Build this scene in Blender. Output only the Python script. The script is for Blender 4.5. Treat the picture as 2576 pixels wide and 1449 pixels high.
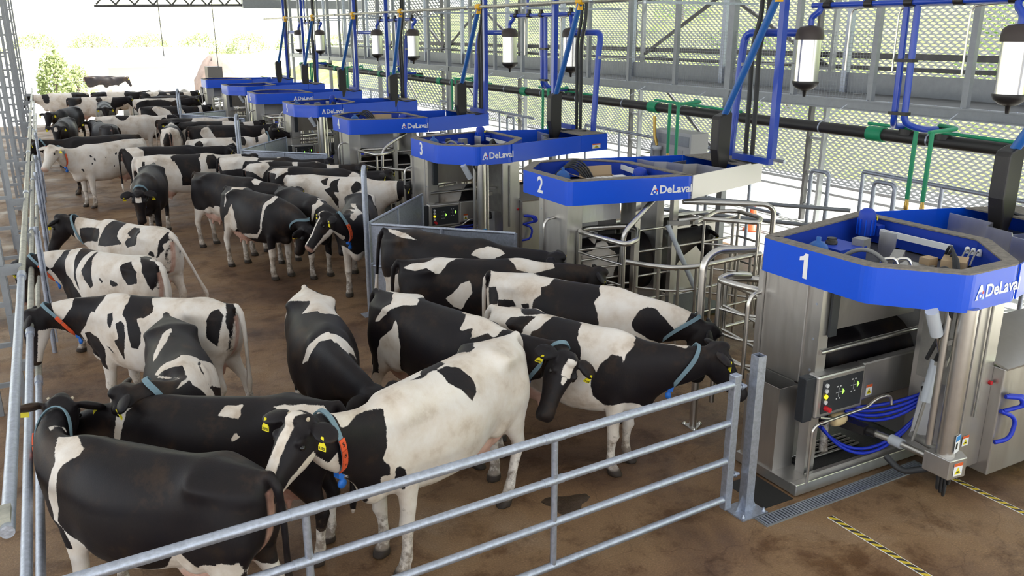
import bpy, bmesh, math, random
import numpy as np
from mathutils import Vector, Matrix, Euler

for _o in list(bpy.data.objects):
    bpy.data.objects.remove(_o, do_unlink=True)
SC = bpy.context.scene
COL = SC.collection

# ---------------------------------------------------------------- camera
CAM_H = 4.1
_R = np.array([[0.879749, -0.4754372, -0.0010809], [-0.1389584, -0.2549532, -0.9569166], [0.4546782, 0.8419966, -0.2903608]])
cam_data = bpy.data.cameras.new('camera')
cam_data.sensor_width = 36.0
cam_data.lens = 36.0 * 2125.19 / 2576.0
cam_data.clip_end = 400
cam = bpy.data.objects.new('camera', cam_data)
COL.objects.link(cam)
cam.matrix_world = Matrix((
    (_R[0][0], -_R[1][0], -_R[2][0], 0.0),
    (_R[0][1], -_R[1][1], -_R[2][1], 0.0),
    (_R[0][2], -_R[1][2], -_R[2][2], CAM_H),
    (0, 0, 0, 1)))
SC.camera = cam

# ---------------------------------------------------------------- world, sun, exposure
SC.view_settings.view_transform = 'Standard'
SC.view_settings.look = 'None'
SC.view_settings.gamma = 1.0
SC.view_settings.use_curve_mapping = False
SC.view_settings.exposure = 0.95
world = bpy.data.worlds.new('sky')
SC.world = world
world.use_nodes = True
_nt = world.node_tree
_nt.nodes.clear()
_out = _nt.nodes.new('ShaderNodeOutputWorld')
_bg = _nt.nodes.new('ShaderNodeBackground')
_sky = _nt.nodes.new('ShaderNodeTexSky')
_sky.sky_type = 'HOSEK_WILKIE'
_sky.turbidity = 4.0
_sky.ground_albedo = 0.4
_sky.sun_direction = Vector((0.45, -0.15, 0.85)).normalized()
_bg.inputs['Strength'].default_value = 1.5
_mx = _nt.nodes.new('ShaderNodeMixRGB')
_mx.inputs[0].default_value = 0.6
_mx.inputs[2].default_value = (0.92, 0.97, 1.0, 1)
_nt.links.new(_sky.outputs[0], _mx.inputs[1])
_nt.links.new(_mx.outputs[0], _bg.inputs['Color'])
_nt.links.new(_bg.outputs[0], _out.inputs['Surface'])
sun_data = bpy.data.lights.new('sun', 'SUN')
sun_data.energy = 9.0
sun_data.angle = math.radians(0.6)
sun_data.color = (1.0, 0.96, 0.88)
sun = bpy.data.objects.new('sun', sun_data)
COL.objects.link(sun)
sun.location = (20, -10, 40)
sun.rotation_euler = Vector((-0.45, 0.15, -0.85)).to_track_quat('-Z', 'Y').to_euler()
SC.cycles.max_bounces = 7
SC.cycles.diffuse_bounces = 3
SC.cycles.glossy_bounces = 3
SC.cycles.transmission_bounces = 3
SC.cycles.caustics_reflective = False
SC.cycles.caustics_refractive = False

# ---------------------------------------------------------------- helpers
def V(*a):
    return Vector(a)

class MB:
    """collects shapes and links them as one mesh object"""
    def __init__(s):
        s.v = []; s.f = []; s.sm = []
    def add(s, vs, fs, smooth=False):
        n = len(s.v)
        s.v.extend([tuple(p) for p in vs])
        s.f.extend([tuple(i + n for i in f) for f in fs])
        s.sm.extend([smooth] * len(fs))
        return s
    def box(s, c, d, rz=0.0, m=None):
        hx, hy, hz = d[0] / 2, d[1] / 2, d[2] / 2
        ca, sa = math.cos(rz), math.sin(rz)
        vs = []
        for z in (-hz, hz):
            for x, y in ((-hx, -hy), (hx, -hy), (hx, hy), (-hx, hy)):
                p = Vector((c[0] + x * ca - y * sa, c[1] + x * sa + y * ca, c[2] + z))
                vs.append(m @ p if m else p)
        return s.add(vs, [(3, 2, 1, 0), (4, 5, 6, 7), (0, 1, 5, 4), (1, 2, 6, 5), (2, 3, 7, 6), (3, 0, 4, 7)])
    def b2(s, x0, x1, y0, y1, z0, z1):
        return s.box(((x0 + x1) / 2, (y0 + y1) / 2, (z0 + z1) / 2), (abs(x1 - x0), abs(y1 - y0), abs(z1 - z0)))
    def prism(s, poly, z0, z1):
        n = len(poly)
        vs = [(p[0], p[1], z0) for p in poly] + [(p[0], p[1], z1) for p in poly]
        fs = [tuple(range(n - 1, -1, -1)), tuple(range(n, 2 * n))]
        fs += [(i, (i + 1) % n, n + (i + 1) % n, n + i) for i in range(n)]
        return s.add(vs, fs)
    def wall(s, pts, z0, z1, t, closed=False):
        """vertical sheet of thickness t along a plan polyline (mitred)"""
        n = len(pts)
        P = [Vector((p[0], p[1])) for p in pts]
        L = []; Rr = []
        for i in range(n):
            if closed or 0 < i < n - 1:
                a = (P[i] - P[i - 1]).normalized(); b = (P[(i + 1) % n] - P[i]).normalized()
            elif i == 0:
                a = b = (P[1] - P[0]).normalized()
            else:
                a = b = (P[-1] - P[-2]).normalized()
            na = Vector((-a.y, a.x)); nb = Vector((-b.y, b.x))
            m = na + nb
            m = m / max(0.3, m.dot(na)) if m.length > 1e-6 else na
            L.append(P[i]); Rr.append(P[i] + m * t)
        vs = []
        for i in range(n):
            vs += [(L[i].x, L[i].y, z0), (Rr[i].x, Rr[i].y, z0), (Rr[i].x, Rr[i].y, z1), (L[i].x, L[i].y, z1)]
        fs = []
        for i in range(n if closed else n - 1):
            a = 4 * i; b = 4 * ((i + 1) % n)
            for k in range(4):
                fs.append((a + k, b + k, b + (k + 1) % 4, a + (k + 1) % 4))
        if not closed:
            fs += [(0, 1, 2, 3), (4 * n - 1, 4 * n - 2, 4 * n - 3, 4 * n - 4)]
        return s.add(vs, fs)
    def tube(s, pts, r, n=10, bend=0.0, seg=5, cap=True):
        P = [Vector(p) for p in pts]
        if bend > 0 and len(P) > 2:
            Q = [P[0]]
            for i in range(1, len(P) - 1):
                a = P[i - 1] - P[i]; b = P[i + 1] - P[i]
                d = min(bend, a.length * 0.49, b.length * 0.49)
                p0 = P[i] + a.normalized() * d; p1 = P[i] + b.normalized() * d
                for k in range(seg + 1):
                    t = k / seg
                    Q.append(p0 * (1 - t) ** 2 + P[i] * 2 * t * (1 - t) + p1 * t * t)
            Q.append(P[-1]); P = Q
        R_ = r if isinstance(r, (list, tuple)) else [r] * len(P)
        if len(R_) != len(P):
            R_ = [R_[0] + (R_[-1] - R_[0]) * i / (len(P) - 1) for i in range(len(P))]
        vs = []; fs = []
        T = []
        for i in range(len(P)):
            a = P[max(0, i - 1)]; b = P[min(len(P) - 1, i + 1)]
            t = b - a
            T.append(t.normalized() if t.length > 1e-9 else Vector((0, 0, 1)))
        u = T[0].orthogonal().normalized()
        for i in range(len(P)):
            u = (u - T[i] * u.dot(T[i]))
            u = u.normalized() if u.length > 1e-6 else T[i].orthogonal().normalized()
            w = T[i].cross(u)
            for k in range(n):
                a = 2 * math.pi * k / n
                vs.append(P[i] + (u * math.cos(a) + w * math.sin(a)) * R_[i])
        for i in range(len(P) - 1):
            for k in range(n):
                fs.append((i * n + k, i * n + (k + 1) % n, (i + 1) * n + (k + 1) % n, (i + 1) * n + k))
        s.add(vs, fs, True)
        if cap:
            s.add(vs[:n], [tuple(range(n - 1, -1, -1))])
            s.add(vs[-n:], [tuple(range(n))])
        return s
    def lathe(s, c, prof, n=20, m=None, axis='Z'):
        """prof: list of (r, h) along the axis"""
        vs = []; fs = []
        for r, h in prof:
            for k in range(n):
                a = 2 * math.pi * k / n
                x, y, z = r * math.cos(a), r * math.sin(a), h
                if axis == 'X': x, y, z = z, x, y
                if axis == 'Y': x, y, z = y, z, x
                p = Vector((c[0] + x, c[1] + y, c[2] + z))
                vs.append(m @ p if m else p)
        for i in range(len(prof) - 1):
            for k in range(n):
                fs.append((i * n + k, i * n + (k + 1) % n, (i + 1) * n + (k + 1) % n, (i + 1) * n + k))
        s.add(vs, fs, True)
        s.add(vs[:n], [tuple(range(n - 1, -1, -1))])
        s.add(vs[-n:], [tuple(range(n))])
        return s
    def sheet(s, quad, t):
        """thick flat panel from 4 corner points"""
        q = [Vector(p) for p in quad]
        nn = (q[1] - q[0]).cross(q[3] - q[0]).normalized() * t
        vs = q + [p + nn for p in q]
        return s.add(vs, [(3, 2, 1, 0), (4, 5, 6, 7), (0, 1, 5, 4), (1, 2, 6, 5), (2, 3, 7, 6), (3, 0, 4, 7)])
    def mesh(s, name):
        me = bpy.data.meshes.new(name)
        me.from_pydata(s.v, [], s.f)
        me.polygons.foreach_set('use_smooth', s.sm)
        me.update()
        return me
    def build(s, name, material, parent=None, bevel=0.0):
        me = s.mesh(name)
        if bevel > 0:
            bm = bmesh.new(); bm.from_mesh(me)
            es = [e for e in bm.edges if len(e.link_faces) == 2 and e.calc_face_angle(0) > 0.6]
            bmesh.ops.bevel(bm, geom=es, offset=bevel, segments=2, profile=0.5, affect='EDGES', clamp_overlap=True)
            bm.to_mesh(me); bm.free(); me.update()
        o = bpy.data.objects.new(name, me)
        COL.objects.link(o)
        me.materials.append(M[material] if isinstance(material, str) else material)
        if parent is not None:
            o.parent = parent
        return o

def empty(name, loc=(0, 0, 0), rz=0.0, parent=None):
    o = bpy.data.objects.new(name, None)
    o.empty_display_size = 0.2
    COL.objects.link(o)
    o.location = loc; o.rotation_euler = (0, 0, rz)
    if parent is not None:
        o.parent = parent
    return o

def tag(o, label=None, cat=None, group=None, kind=None):
    if label: o['label'] = label
    if cat: o['category'] = cat
    if group: o['group'] = group
    if kind: o['kind'] = kind
    return o

def copy_tree(o, parent=None):
    c = o.copy(); COL.objects.link(c); c.parent = parent
    for ch in list(o.children):
        copy_tree(ch, c)
    return c

def text_mesh(body, size, depth=0.004, align='CENTER', bold=0.0, spacing=1.0):
    cu = bpy.data.curves.new('lettering', 'FONT')
    cu.body = body; cu.size = size; cu.extrude = depth / 2
    cu.align_x = align; cu.align_y = 'CENTER'
    cu.offset = bold; cu.space_character = spacing
    cu.resolution_u = 3
    ob = bpy.data.objects.new('lettering_source', cu)
    COL.objects.link(ob)
    dg = bpy.context.evaluated_depsgraph_get()
    dg.update()
    me = bpy.data.meshes.new_from_object(ob.evaluated_get(dg))
    bpy.data.objects.remove(ob, do_unlink=True)
    me.name = 'lettering'
    return me

def place_text(me, name, material, parent, origin, xdir, ydir, rename=None):
    """put a lettering mesh on a face: xdir reads left to right, ydir up"""
    x = Vector(xdir).normalized(); y = Vector(ydir).normalized(); z = x.cross(y)
    o = bpy.data.objects.new(name, me)
    COL.objects.link(o)
    if not me.materials:
        me.materials.append(M[material])
    o.matrix_local = Matrix((
        (x.x, y.x, z.x, origin[0]), (x.y, y.y, z.y, origin[1]), (x.z, y.z, z.z, origin[2]), (0, 0, 0, 1)))
    o.parent = parent
    return o

ORD = ['nearest', 'second nearest', 'third nearest', 'fourth nearest', 'fifth nearest', 'sixth nearest', 'seventh nearest',
       'eighth nearest', 'ninth nearest', 'tenth nearest', 'eleventh nearest', 'twelfth nearest', 'thirteenth nearest',
       'fourteenth nearest', 'fifteenth nearest', 'sixteenth nearest', 'seventeenth nearest', 'eighteenth nearest',
       'nineteenth nearest', 'twentieth nearest', 'twenty-first nearest', 'twenty-second nearest', 'twenty-third nearest', 'twenty-fourth nearest', 'twenty-fifth nearest', 'twenty-sixth nearest', 'twenty-seventh nearest', 'twenty-eighth nearest']

# ---------------------------------------------------------------- materials
M = {}
def new_mat(name):
    m = bpy.data.materials.new(name); m.use_nodes = True
    M[name] = m
    nt = m.node_tree
    return m, nt, nt.nodes['Principled BSDF']

def simple(name, col, rough=0.5, metal=0.0, var=0.0, scale=8.0, bump=0.0, bscale=60.0, spec=0.5, coat=0.0, rvar=0.0, stretch=None):
    m, nt, b = new_mat(name)
    b.inputs['Base Color'].default_value = (*col, 1)
    b.inputs['Roughness'].default_value = rough
    b.inputs['Metallic'].default_value = metal
    b.inputs['Specular IOR Level'].default_value = spec
    b.inputs['Coat Weight'].default_value = coat
    N = nt.nodes; L = nt.links
    if var > 0 or bump > 0 or rvar > 0:
        tc = N.new('ShaderNodeTexCoord')
        src = tc.outputs['Object']
        if stretch:
            mp = N.new('ShaderNodeMapping'); mp.inputs['Scale'].default_value = stretch
            L.new(src, mp.inputs['Vector']); src = mp.outputs[0]
    if var > 0 or rvar > 0:
        nz = N.new('ShaderNodeTexNoise'); nz.inputs['Scale'].default_value = scale
        nz.inputs['Detail'].default_value = 5; nz.inputs['Roughness'].default_value = 0.65
        L.new(src, nz.inputs['Vector'])
        if var > 0:
            rp = N.new('ShaderNodeValToRGB')
            lo = [max(0, c * (1 - var)) for c in col]; hi = [min(1, c * (1 + var)) for c in col]
            rp.color_ramp.elements[0].position = 0.3; rp.color_ramp.elements[1].position = 0.7
            rp.color_ramp.elements[0].color = (*lo, 1); rp.color_ramp.elements[1].color = (*hi, 1)
            L.new(nz.outputs['Fac'], rp.inputs[0]); L.new(rp.outputs[0], b.inputs['Base Color'])
        if rvar > 0:
            mr = N.new('ShaderNodeMapRange')
            mr.inputs[1].default_value = 0.3; mr.inputs[2].default_value = 0.7
            mr.inputs[3].default_value = max(0, rough - rvar); mr.inputs[4].default_value = min(1, rough + rvar)
            L.new(nz.outputs['Fac'], mr.inputs[0]); L.new(mr.outputs[0], b.inputs['Roughness'])
    if bump > 0:
        n2 = N.new('ShaderNodeTexNoise'); n2.inputs['Scale'].default_value = bscale; n2.inputs['Detail'].default_value = 4
        L.new(src, n2.inputs['Vector'])
        bp = N.new('ShaderNodeBump'); bp.inputs['Strength'].default_value = bump; bp.inputs['Distance'].default_value = 0.01
        L.new(n2.outputs['Fac'], bp.inputs['Height']); L.new(bp.outputs[0], b.inputs['Normal'])
    return m

simple('galvanised', (0.43, 0.465, 0.55), 0.42, 0.75, var=0.18, scale=30, bump=0.25, bscale=45)
simple('galvanised_dull', (0.30, 0.315, 0.335), 0.5, 0.5, var=0.08, scale=9)
simple('rail_stain', (0.43, 0.42, 0.36), 0.5, 0.55, var=0.3, scale=10)
simple('steel_dark', (0.10, 0.10, 0.105), 0.6, 0.3, var=0.2, scale=6)
simple('stainless', (0.56, 0.54, 0.52), 0.36, 0.9, var=0.05, scale=3, rvar=0.05, stretch=(5, 5, 0.8))
simple('silver_panel', (0.70, 0.67, 0.68), 0.42, 0.55)
simple('stainless_pipe', (0.60, 0.575, 0.54), 0.28, 0.95, var=0.06, scale=9)
simple('stainless_dull', (0.36, 0.345, 0.32), 0.5, 0.7, var=0.15, scale=7)
simple('polished', (0.80, 0.78, 0.74), 0.24, 1.0)
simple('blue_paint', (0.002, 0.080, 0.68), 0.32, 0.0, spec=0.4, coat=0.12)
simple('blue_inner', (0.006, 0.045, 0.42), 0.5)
simple('hood_rim', (0.20, 0.175, 0.15), 0.75, 0.0, var=0.3, scale=20)
simple('blue_pipe', (0.012, 0.055, 0.42), 0.32, 0.0, coat=0.2)
simple('blue_arm', (0.012, 0.10, 0.36), 0.4)
simple('blue_rubber', (0.010, 0.035, 0.52), 0.45)
simple('green_pipe', (0.01, 0.26, 0.12), 0.5)
simple('black_pipe', (0.018, 0.016, 0.016), 0.5)
simple('black_plastic', (0.014, 0.012, 0.012), 0.42)
simple('black_rubber', (0.02, 0.021, 0.024), 0.55)
simple('rubber_mat', (0.018, 0.019, 0.02), 0.4, bump=0.5, bscale=90)
simple('cap_brown', (0.045, 0.033, 0.030), 0.55)
simple('yellow', (0.78, 0.42, 0.01), 0.45)
simple('tag_yellow', (0.85, 0.72, 0.02), 0.5)
simple('white', (0.82, 0.82, 0.82), 0.5)
simple('print_white', (0.86, 0.86, 0.87), 0.45)
simple('print_black', (0.012, 0.012, 0.012), 0.5)
simple('print_red', (0.70, 0.03, 0.03), 0.45)
simple('print_cyan', (0.30, 0.62, 0.80), 0.45)
simple('sticker_orange', (0.72, 0.12, 0.03), 0.5)
simple('sticker_blue', (0.03, 0.25, 0.62), 0.5)
simple('red_button', (0.65, 0.02, 0.03), 0.35)
simple('panel_black', (0.025, 0.028, 0.034), 0.4)
simple('cream_plastic', (0.78, 0.60, 0.32), 0.5)
simple('clear_plastic', (0.50, 0.53, 0.58), 0.25)
simple('brass', (0.55, 0.36, 0.10), 0.35, 0.8)
simple('cardboard', (0.46, 0.33, 0.20), 0.85)
simple('grey_cable', (0.24, 0.235, 0.225), 0.55)
simple('collar_grey', (0.17, 0.26, 0.31), 0.75)
simple('collar_orange', (0.80, 0.11, 0.035), 0.55)
simple('collar_blue', (0.02, 0.16, 0.62), 0.45)
simple('eye_black', (0.008, 0.006, 0.005), 0.08)
simple('grey_cabinet', (0.42, 0.42, 0.43), 0.5)
simple('cone_orange', (0.85, 0.12, 0.03), 0.5)
simple('far_beige', (0.62, 0.55, 0.46), 0.85)
simple('far_white', (0.80, 0.80, 0.80), 0.85)
simple('far_grey', (0.40, 0.40, 0.42), 0.8)
simple('heap_brown', (0.22, 0.17, 0.15), 0.95, var=0.3, scale=0.6)
simple('manure', (0.055, 0.034, 0.02), 0.4, var=0.3, scale=25, bump=0.6, bscale=40)
simple('horn', (0.55, 0.46, 0.33), 0.5)
simple('led_off', (0.7, 0.7, 0.7), 0.25)

def emis(name, col, s):
    m, nt, b = new_mat(name)
    b.inputs['Base Color'].default_value = (*col, 1)
    b.inputs['Emission Color'].default_value = (*col, 1)
    b.inputs['Emission Strength'].default_value = s
emis('led_yellow', (1.0, 0.75, 0.02), 0.9)
emis('led_green', (0.35, 0.95, 0.10), 0.8)

def ramp(N, L, src, stops):
    r = N.new('ShaderNodeValToRGB')
    el = r.color_ramp.elements
    while len(el) < len(stops): el.new(0.5)
    for e, (p, c) in zip(el, stops):
        e.position = p; e.color = (*c, 1)
    L.new(src, r.inputs[0])
    return r.outputs[0]

def make_floor():
    m, nt, b = new_mat('wet_concrete')
    N = nt.nodes; L = nt.links
    tc = N.new('ShaderNodeTexCoord')
    def noise(sc, det=5, ro=0.6, dist=0.0):
        n = N.new('ShaderNodeTexNoise'); n.inputs['Scale'].default_value = sc; n.inputs['Detail'].default_value = det
        n.inputs['Roughness'].default_value = ro; n.inputs['Distortion'].default_value = dist
        L.new(tc.outputs['Object'], n.inputs['Vector']); return n.outputs['Fac']
    big = ramp(N, L, noise(0.55, 6, 0.62, 0.4), [(0.32, (0.115, 0.066, 0.044)), (0.47, (0.22, 0.130, 0.072)), (0.58, (0.285, 0.178, 0.098)), (0.72, (0.33, 0.235, 0.160))])
    smear = ramp(N, L, noise(1.7, 9, 0.74, 0.25), [(0.38, (0.50, 0.42, 0.35)), (0.50, (0.95, 0.94, 0.92)), (1.0, (1.12, 1.10, 1.06))])
    grit = ramp(N, L, noise(70, 2, 0.5), [(0.30, (0.80, 0.78, 0.76)), (0.62, (1.05, 1.05, 1.05)), (0.78, (1.5, 1.45, 1.4))])
    m1 = N.new('ShaderNodeMixRGB'); m1.blend_type = 'MULTIPLY'; m1.inputs[0].default_value = 1
    L.new(big, m1.inputs[1]); L.new(smear, m1.inputs[2])
    m2 = N.new('ShaderNodeMixRGB'); m2.blend_type = 'MULTIPLY'; m2.inputs[0].default_value = 1
    L.new(m1.outputs[0], m2.inputs[1]); L.new(grit, m2.inputs[2])
    # fine cracks
    vo = N.new('ShaderNodeTexVoronoi'); vo.feature = 'DISTANCE_TO_EDGE'; vo.inputs['Scale'].default_value = 0.8
    wp = N.new('ShaderNodeTexNoise'); wp.inputs['Scale'].default_value = 2.0; wp.inputs['Detail'].default_value = 4
    L.new(tc.outputs['Object'], wp.inputs['Vector'])
    ad = N.new('ShaderNodeMixRGB'); ad.blend_type = 'ADD'; ad.inputs[0].default_value = 0.5
    L.new(tc.outputs['Object'], ad.inputs[1]); L.new(wp.outputs['Color'], ad.inputs[2])
    L.new(ad.outputs[0], vo.inputs['Vector'])
    ck = ramp(N, L, vo.outputs['Distance'], [(0.0, (0.55, 0.5, 0.45)), (0.006, (1, 1, 1)), (1.0, (1, 1, 1))])
    m3 = N.new('ShaderNodeMixRGB'); m3.blend_type = 'MULTIPLY'; m3.inputs[0].default_value = 0.6
    L.new(m2.outputs[0], m3.inputs[1]); L.new(ck, m3.inputs[2])
    L.new(m3.outputs[0], b.inputs['Base Color'])
    wet = N.new('ShaderNodeMapRange'); wet.inputs[1].default_value = 0.35; wet.inputs[2].default_value = 0.65
    wet.inputs[3].default_value = 0.34; wet.inputs[4].default_value = 0.68
    L.new(noise(1.1, 5, 0.6, 0.6), wet.inputs[0]); L.new(wet.outputs[0], b.inputs['Roughness'])
    bp = N.new('ShaderNodeBump'); bp.inputs['Strength'].default_value = 0.35; bp.inputs['Distance'].default_value = 0.01
    L.new(noise(28, 5, 0.7), bp.inputs['Height']); L.new(bp.outputs[0], b.inputs['Normal'])
    b.inputs['Specular IOR Level'].default_value = 0.35
make_floor()

def make_ground(name, c0, c1, sc, bump=0.0):
    m, nt, b = new_mat(name)
    N = nt.nodes; L = nt.links
    tc = N.new('ShaderNodeTexCoord'); n = N.new('ShaderNodeTexNoise'); n.inputs['Scale'].default_value = sc; n.inputs['Detail'].default_value = 6
    n.inputs['Roughness'].default_value = 0.7
    L.new(tc.outputs['Object'], n.inputs['Vector'])
    L.new(ramp(N, L, n.outputs['Fac'], [(0.32, c0), (0.68, c1)]), b.inputs['Base Color'])
    b.inputs['Roughness'].default_value = 0.9
    b.inputs['Specular IOR Level'].default_value = 0.2
make_ground('yard', (0.50, 0.49, 0.46), (0.66, 0.65, 0.62), 1.5)
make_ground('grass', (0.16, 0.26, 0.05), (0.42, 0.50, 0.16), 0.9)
make_ground('hazed_grass', (0.50, 0.52, 0.30), (0.74, 0.74, 0.55), 0.25)  # hillside grass, colour paled to paint in overexposed haze
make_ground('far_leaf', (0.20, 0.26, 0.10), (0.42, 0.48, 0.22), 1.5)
make_ground('leaf', (0.05, 0.12, 0.02), (0.20, 0.33, 0.06), 3.0)

def make_translucent():
    m, nt, b = new_mat('roof_sheet')
    N = nt.nodes; L = nt.links
    N.remove(b)
    d = N.new('ShaderNodeBsdfDiffuse'); d.inputs[0].default_value = (0.75, 0.76, 0.76, 1)
    t = N.new('ShaderNodeBsdfTranslucent'); t.inputs[0].default_value = (0.68, 0.70, 0.73, 1)
    x = N.new('ShaderNodeMixShader'); x.inputs[0].default_value = 0.36
    L.new(d.outputs[0], x.inputs[1]); L.new(t.outputs[0], x.inputs[2])
    L.new(x.outputs[0], N['Material Output'].inputs['Surface'])
make_translucent()

def make_coat():
    m, nt, b = new_mat('cow_coat')
    N = nt.nodes; L = nt.links
    at = N.new('ShaderNodeAttribute'); at.attribute_name = 'mask'      # r coat field, g bare skin, b hoof
    rs = N.new('ShaderNodeAttribute'); rs.attribute_name = 'rest'      # rest-pose position
    sp = N.new('ShaderNodeSeparateColor'); L.new(at.outputs['Color'], sp.inputs[0])
    oi = N.new('ShaderNodeObjectInfo')
    off = N.new('ShaderNodeVectorMath'); off.operation = 'ADD'
    cm = N.new('ShaderNodeVectorMath'); cm.operation = 'SCALE'; cm.inputs[0].default_value = (17.0, 29.0, 11.0)
    L.new(oi.outputs['Random'], cm.inputs['Scale'])
    L.new(rs.outputs['Vector'], off.inputs[0]); L.new(cm.outputs[0], off.inputs[1])
    def noise(sc, det, ro, vec=None):
        n = N.new('ShaderNodeTexNoise'); n.inputs['Scale'].default_value = sc; n.inputs['Detail'].default_value = det; n.inputs['Roughness'].default_value = ro
        L.new(vec or off.outputs[0], n.inputs['Vector']); return n.outputs['Fac']
    def math_(op, a, bb, clamp=False):
        n = N.new('ShaderNodeMath'); n.operation = op; n.use_clamp = clamp
        for i, x in enumerate((a, bb)):
            if isinstance(x, (int, float)): n.inputs[i].default_value = x
            else: L.new(x, n.inputs[i])
        return n.outputs[0]
    # ragged hair edge on the coat field
    nz = math_('SUBTRACT', noise(9, 4, 0.7), 0.5)
    hair = N.new('ShaderNodeMapping'); hair.inputs['Scale'].default_value = (30, 30, 9)
    L.new(off.outputs[0], hair.inputs['Vector'])
    nh = math_('SUBTRACT', noise(3.5, 2, 0.6, hair.outputs[0]), 0.5)
    fld = math_('ADD', sp.outputs[0], math_('ADD', math_('MULTIPLY', nz, 0.085), math_('MULTIPLY', nh, 0.022)))
    edge = N.new('ShaderNodeMapRange'); edge.inputs[1].default_value = 0.494; edge.inputs[2].default_value = 0.506
    L.new(fld, edge.inputs[0])
    # white hair with soft dirt and yellowish stain, black hair with sun-bleached brown
    wht = ramp(N, L, noise(3.2, 6, 0.62), [(0.30, (0.52, 0.42, 0.33)), (0.44, (0.70, 0.615, 0.53)), (0.60, (0.78, 0.72, 0.66)), (0.8, (0.80, 0.755, 0.71))])
    blk = ramp(N, L, noise(2.4, 6, 0.65), [(0.34, (0.0080, 0.0066, 0.0092)), (0.54, (0.0125, 0.0092, 0.0098)), (0.68, (0.040, 0.024, 0.0150))])
    mix = N.new('ShaderNodeMixRGB'); L.new(edge.outputs[0], mix.inputs[0]); L.new(wht, mix.inputs[1]); L.new(blk, mix.inputs[2])
    # mud on the lower legs and rear
    sx = N.new('ShaderNodeSeparateXYZ'); L.new(rs.outputs['Vector'], sx.inputs[0])
    low = N.new('ShaderNodeMapRange'); low.inputs[1].default_value = 0.75; low.inputs[2].default_value = 0.05; low.inputs[3].default_value = -0.22; low.inputs[4].default_value = 0.20
    L.new(sx.outputs['Z'], low.inputs[0])
    mud = N.new('ShaderNodeMapRange'); mud.inputs[1].default_value = 0.52; mud.inputs[2].default_value = 0.68
    L.new(math_('ADD', noise(11, 6, 0.7), low.outputs[0]), mud.inputs[0])
    mm = N.new('ShaderNodeMixRGB'); mm.inputs[2].default_value = (0.13, 0.085, 0.055, 1)
    L.new(math_('MULTIPLY', mud.outputs[0], 0.75), mm.inputs[0]); L.new(mix.outputs[0], mm.inputs[1])
    pk = N.new('ShaderNodeMixRGB'); L.new(sp.outputs[1], pk.inputs[0]); L.new(mm.outputs[0], pk.inputs[1])
    L.new(ramp(N, L, noise(14, 4, 0.6), [(0.3, (0.52, 0.26, 0.19)), (0.7, (0.68, 0.42, 0.33))]), pk.inputs[2])
    hf = N.new('ShaderNodeMixRGB'); hf.inputs[2].default_value = (0.045, 0.033, 0.026, 1)
    L.new(sp.outputs[2], hf.inputs[0]); L.new(pk.outputs[0], hf.inputs[1])
    L.new(hf.outputs[0], b.inputs['Base Color'])
    b.inputs['Roughness'].default_value = 0.50
    b.inputs['Specular IOR Level'].default_value = 0.22
    bp = N.new('ShaderNodeBump'); bp.inputs['Strength'].default_value = 0.22; bp.inputs['Distance'].default_value = 0.006
    L.new(noise(4.0, 3, 0.6, hair.outputs[0]), bp.inputs['Height']); L.new(bp.outputs[0], b.inputs['Normal'])
make_coat()

# ---------------------------------------------------------------- the cow: one rest-pose body, posed per animal
HD = Vector((0.690, 0.0, -0.724)); HN = Vector((0.724, 0.0, 0.690)); POLL = Vector((1.37, 0.0, 1.46))
def head_pt(t, y, n):
    p = POLL + HD * (t * 1.12) + HN * (n * 1.16)
    return Vector((p.x, y * 1.13, p.z))

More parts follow.
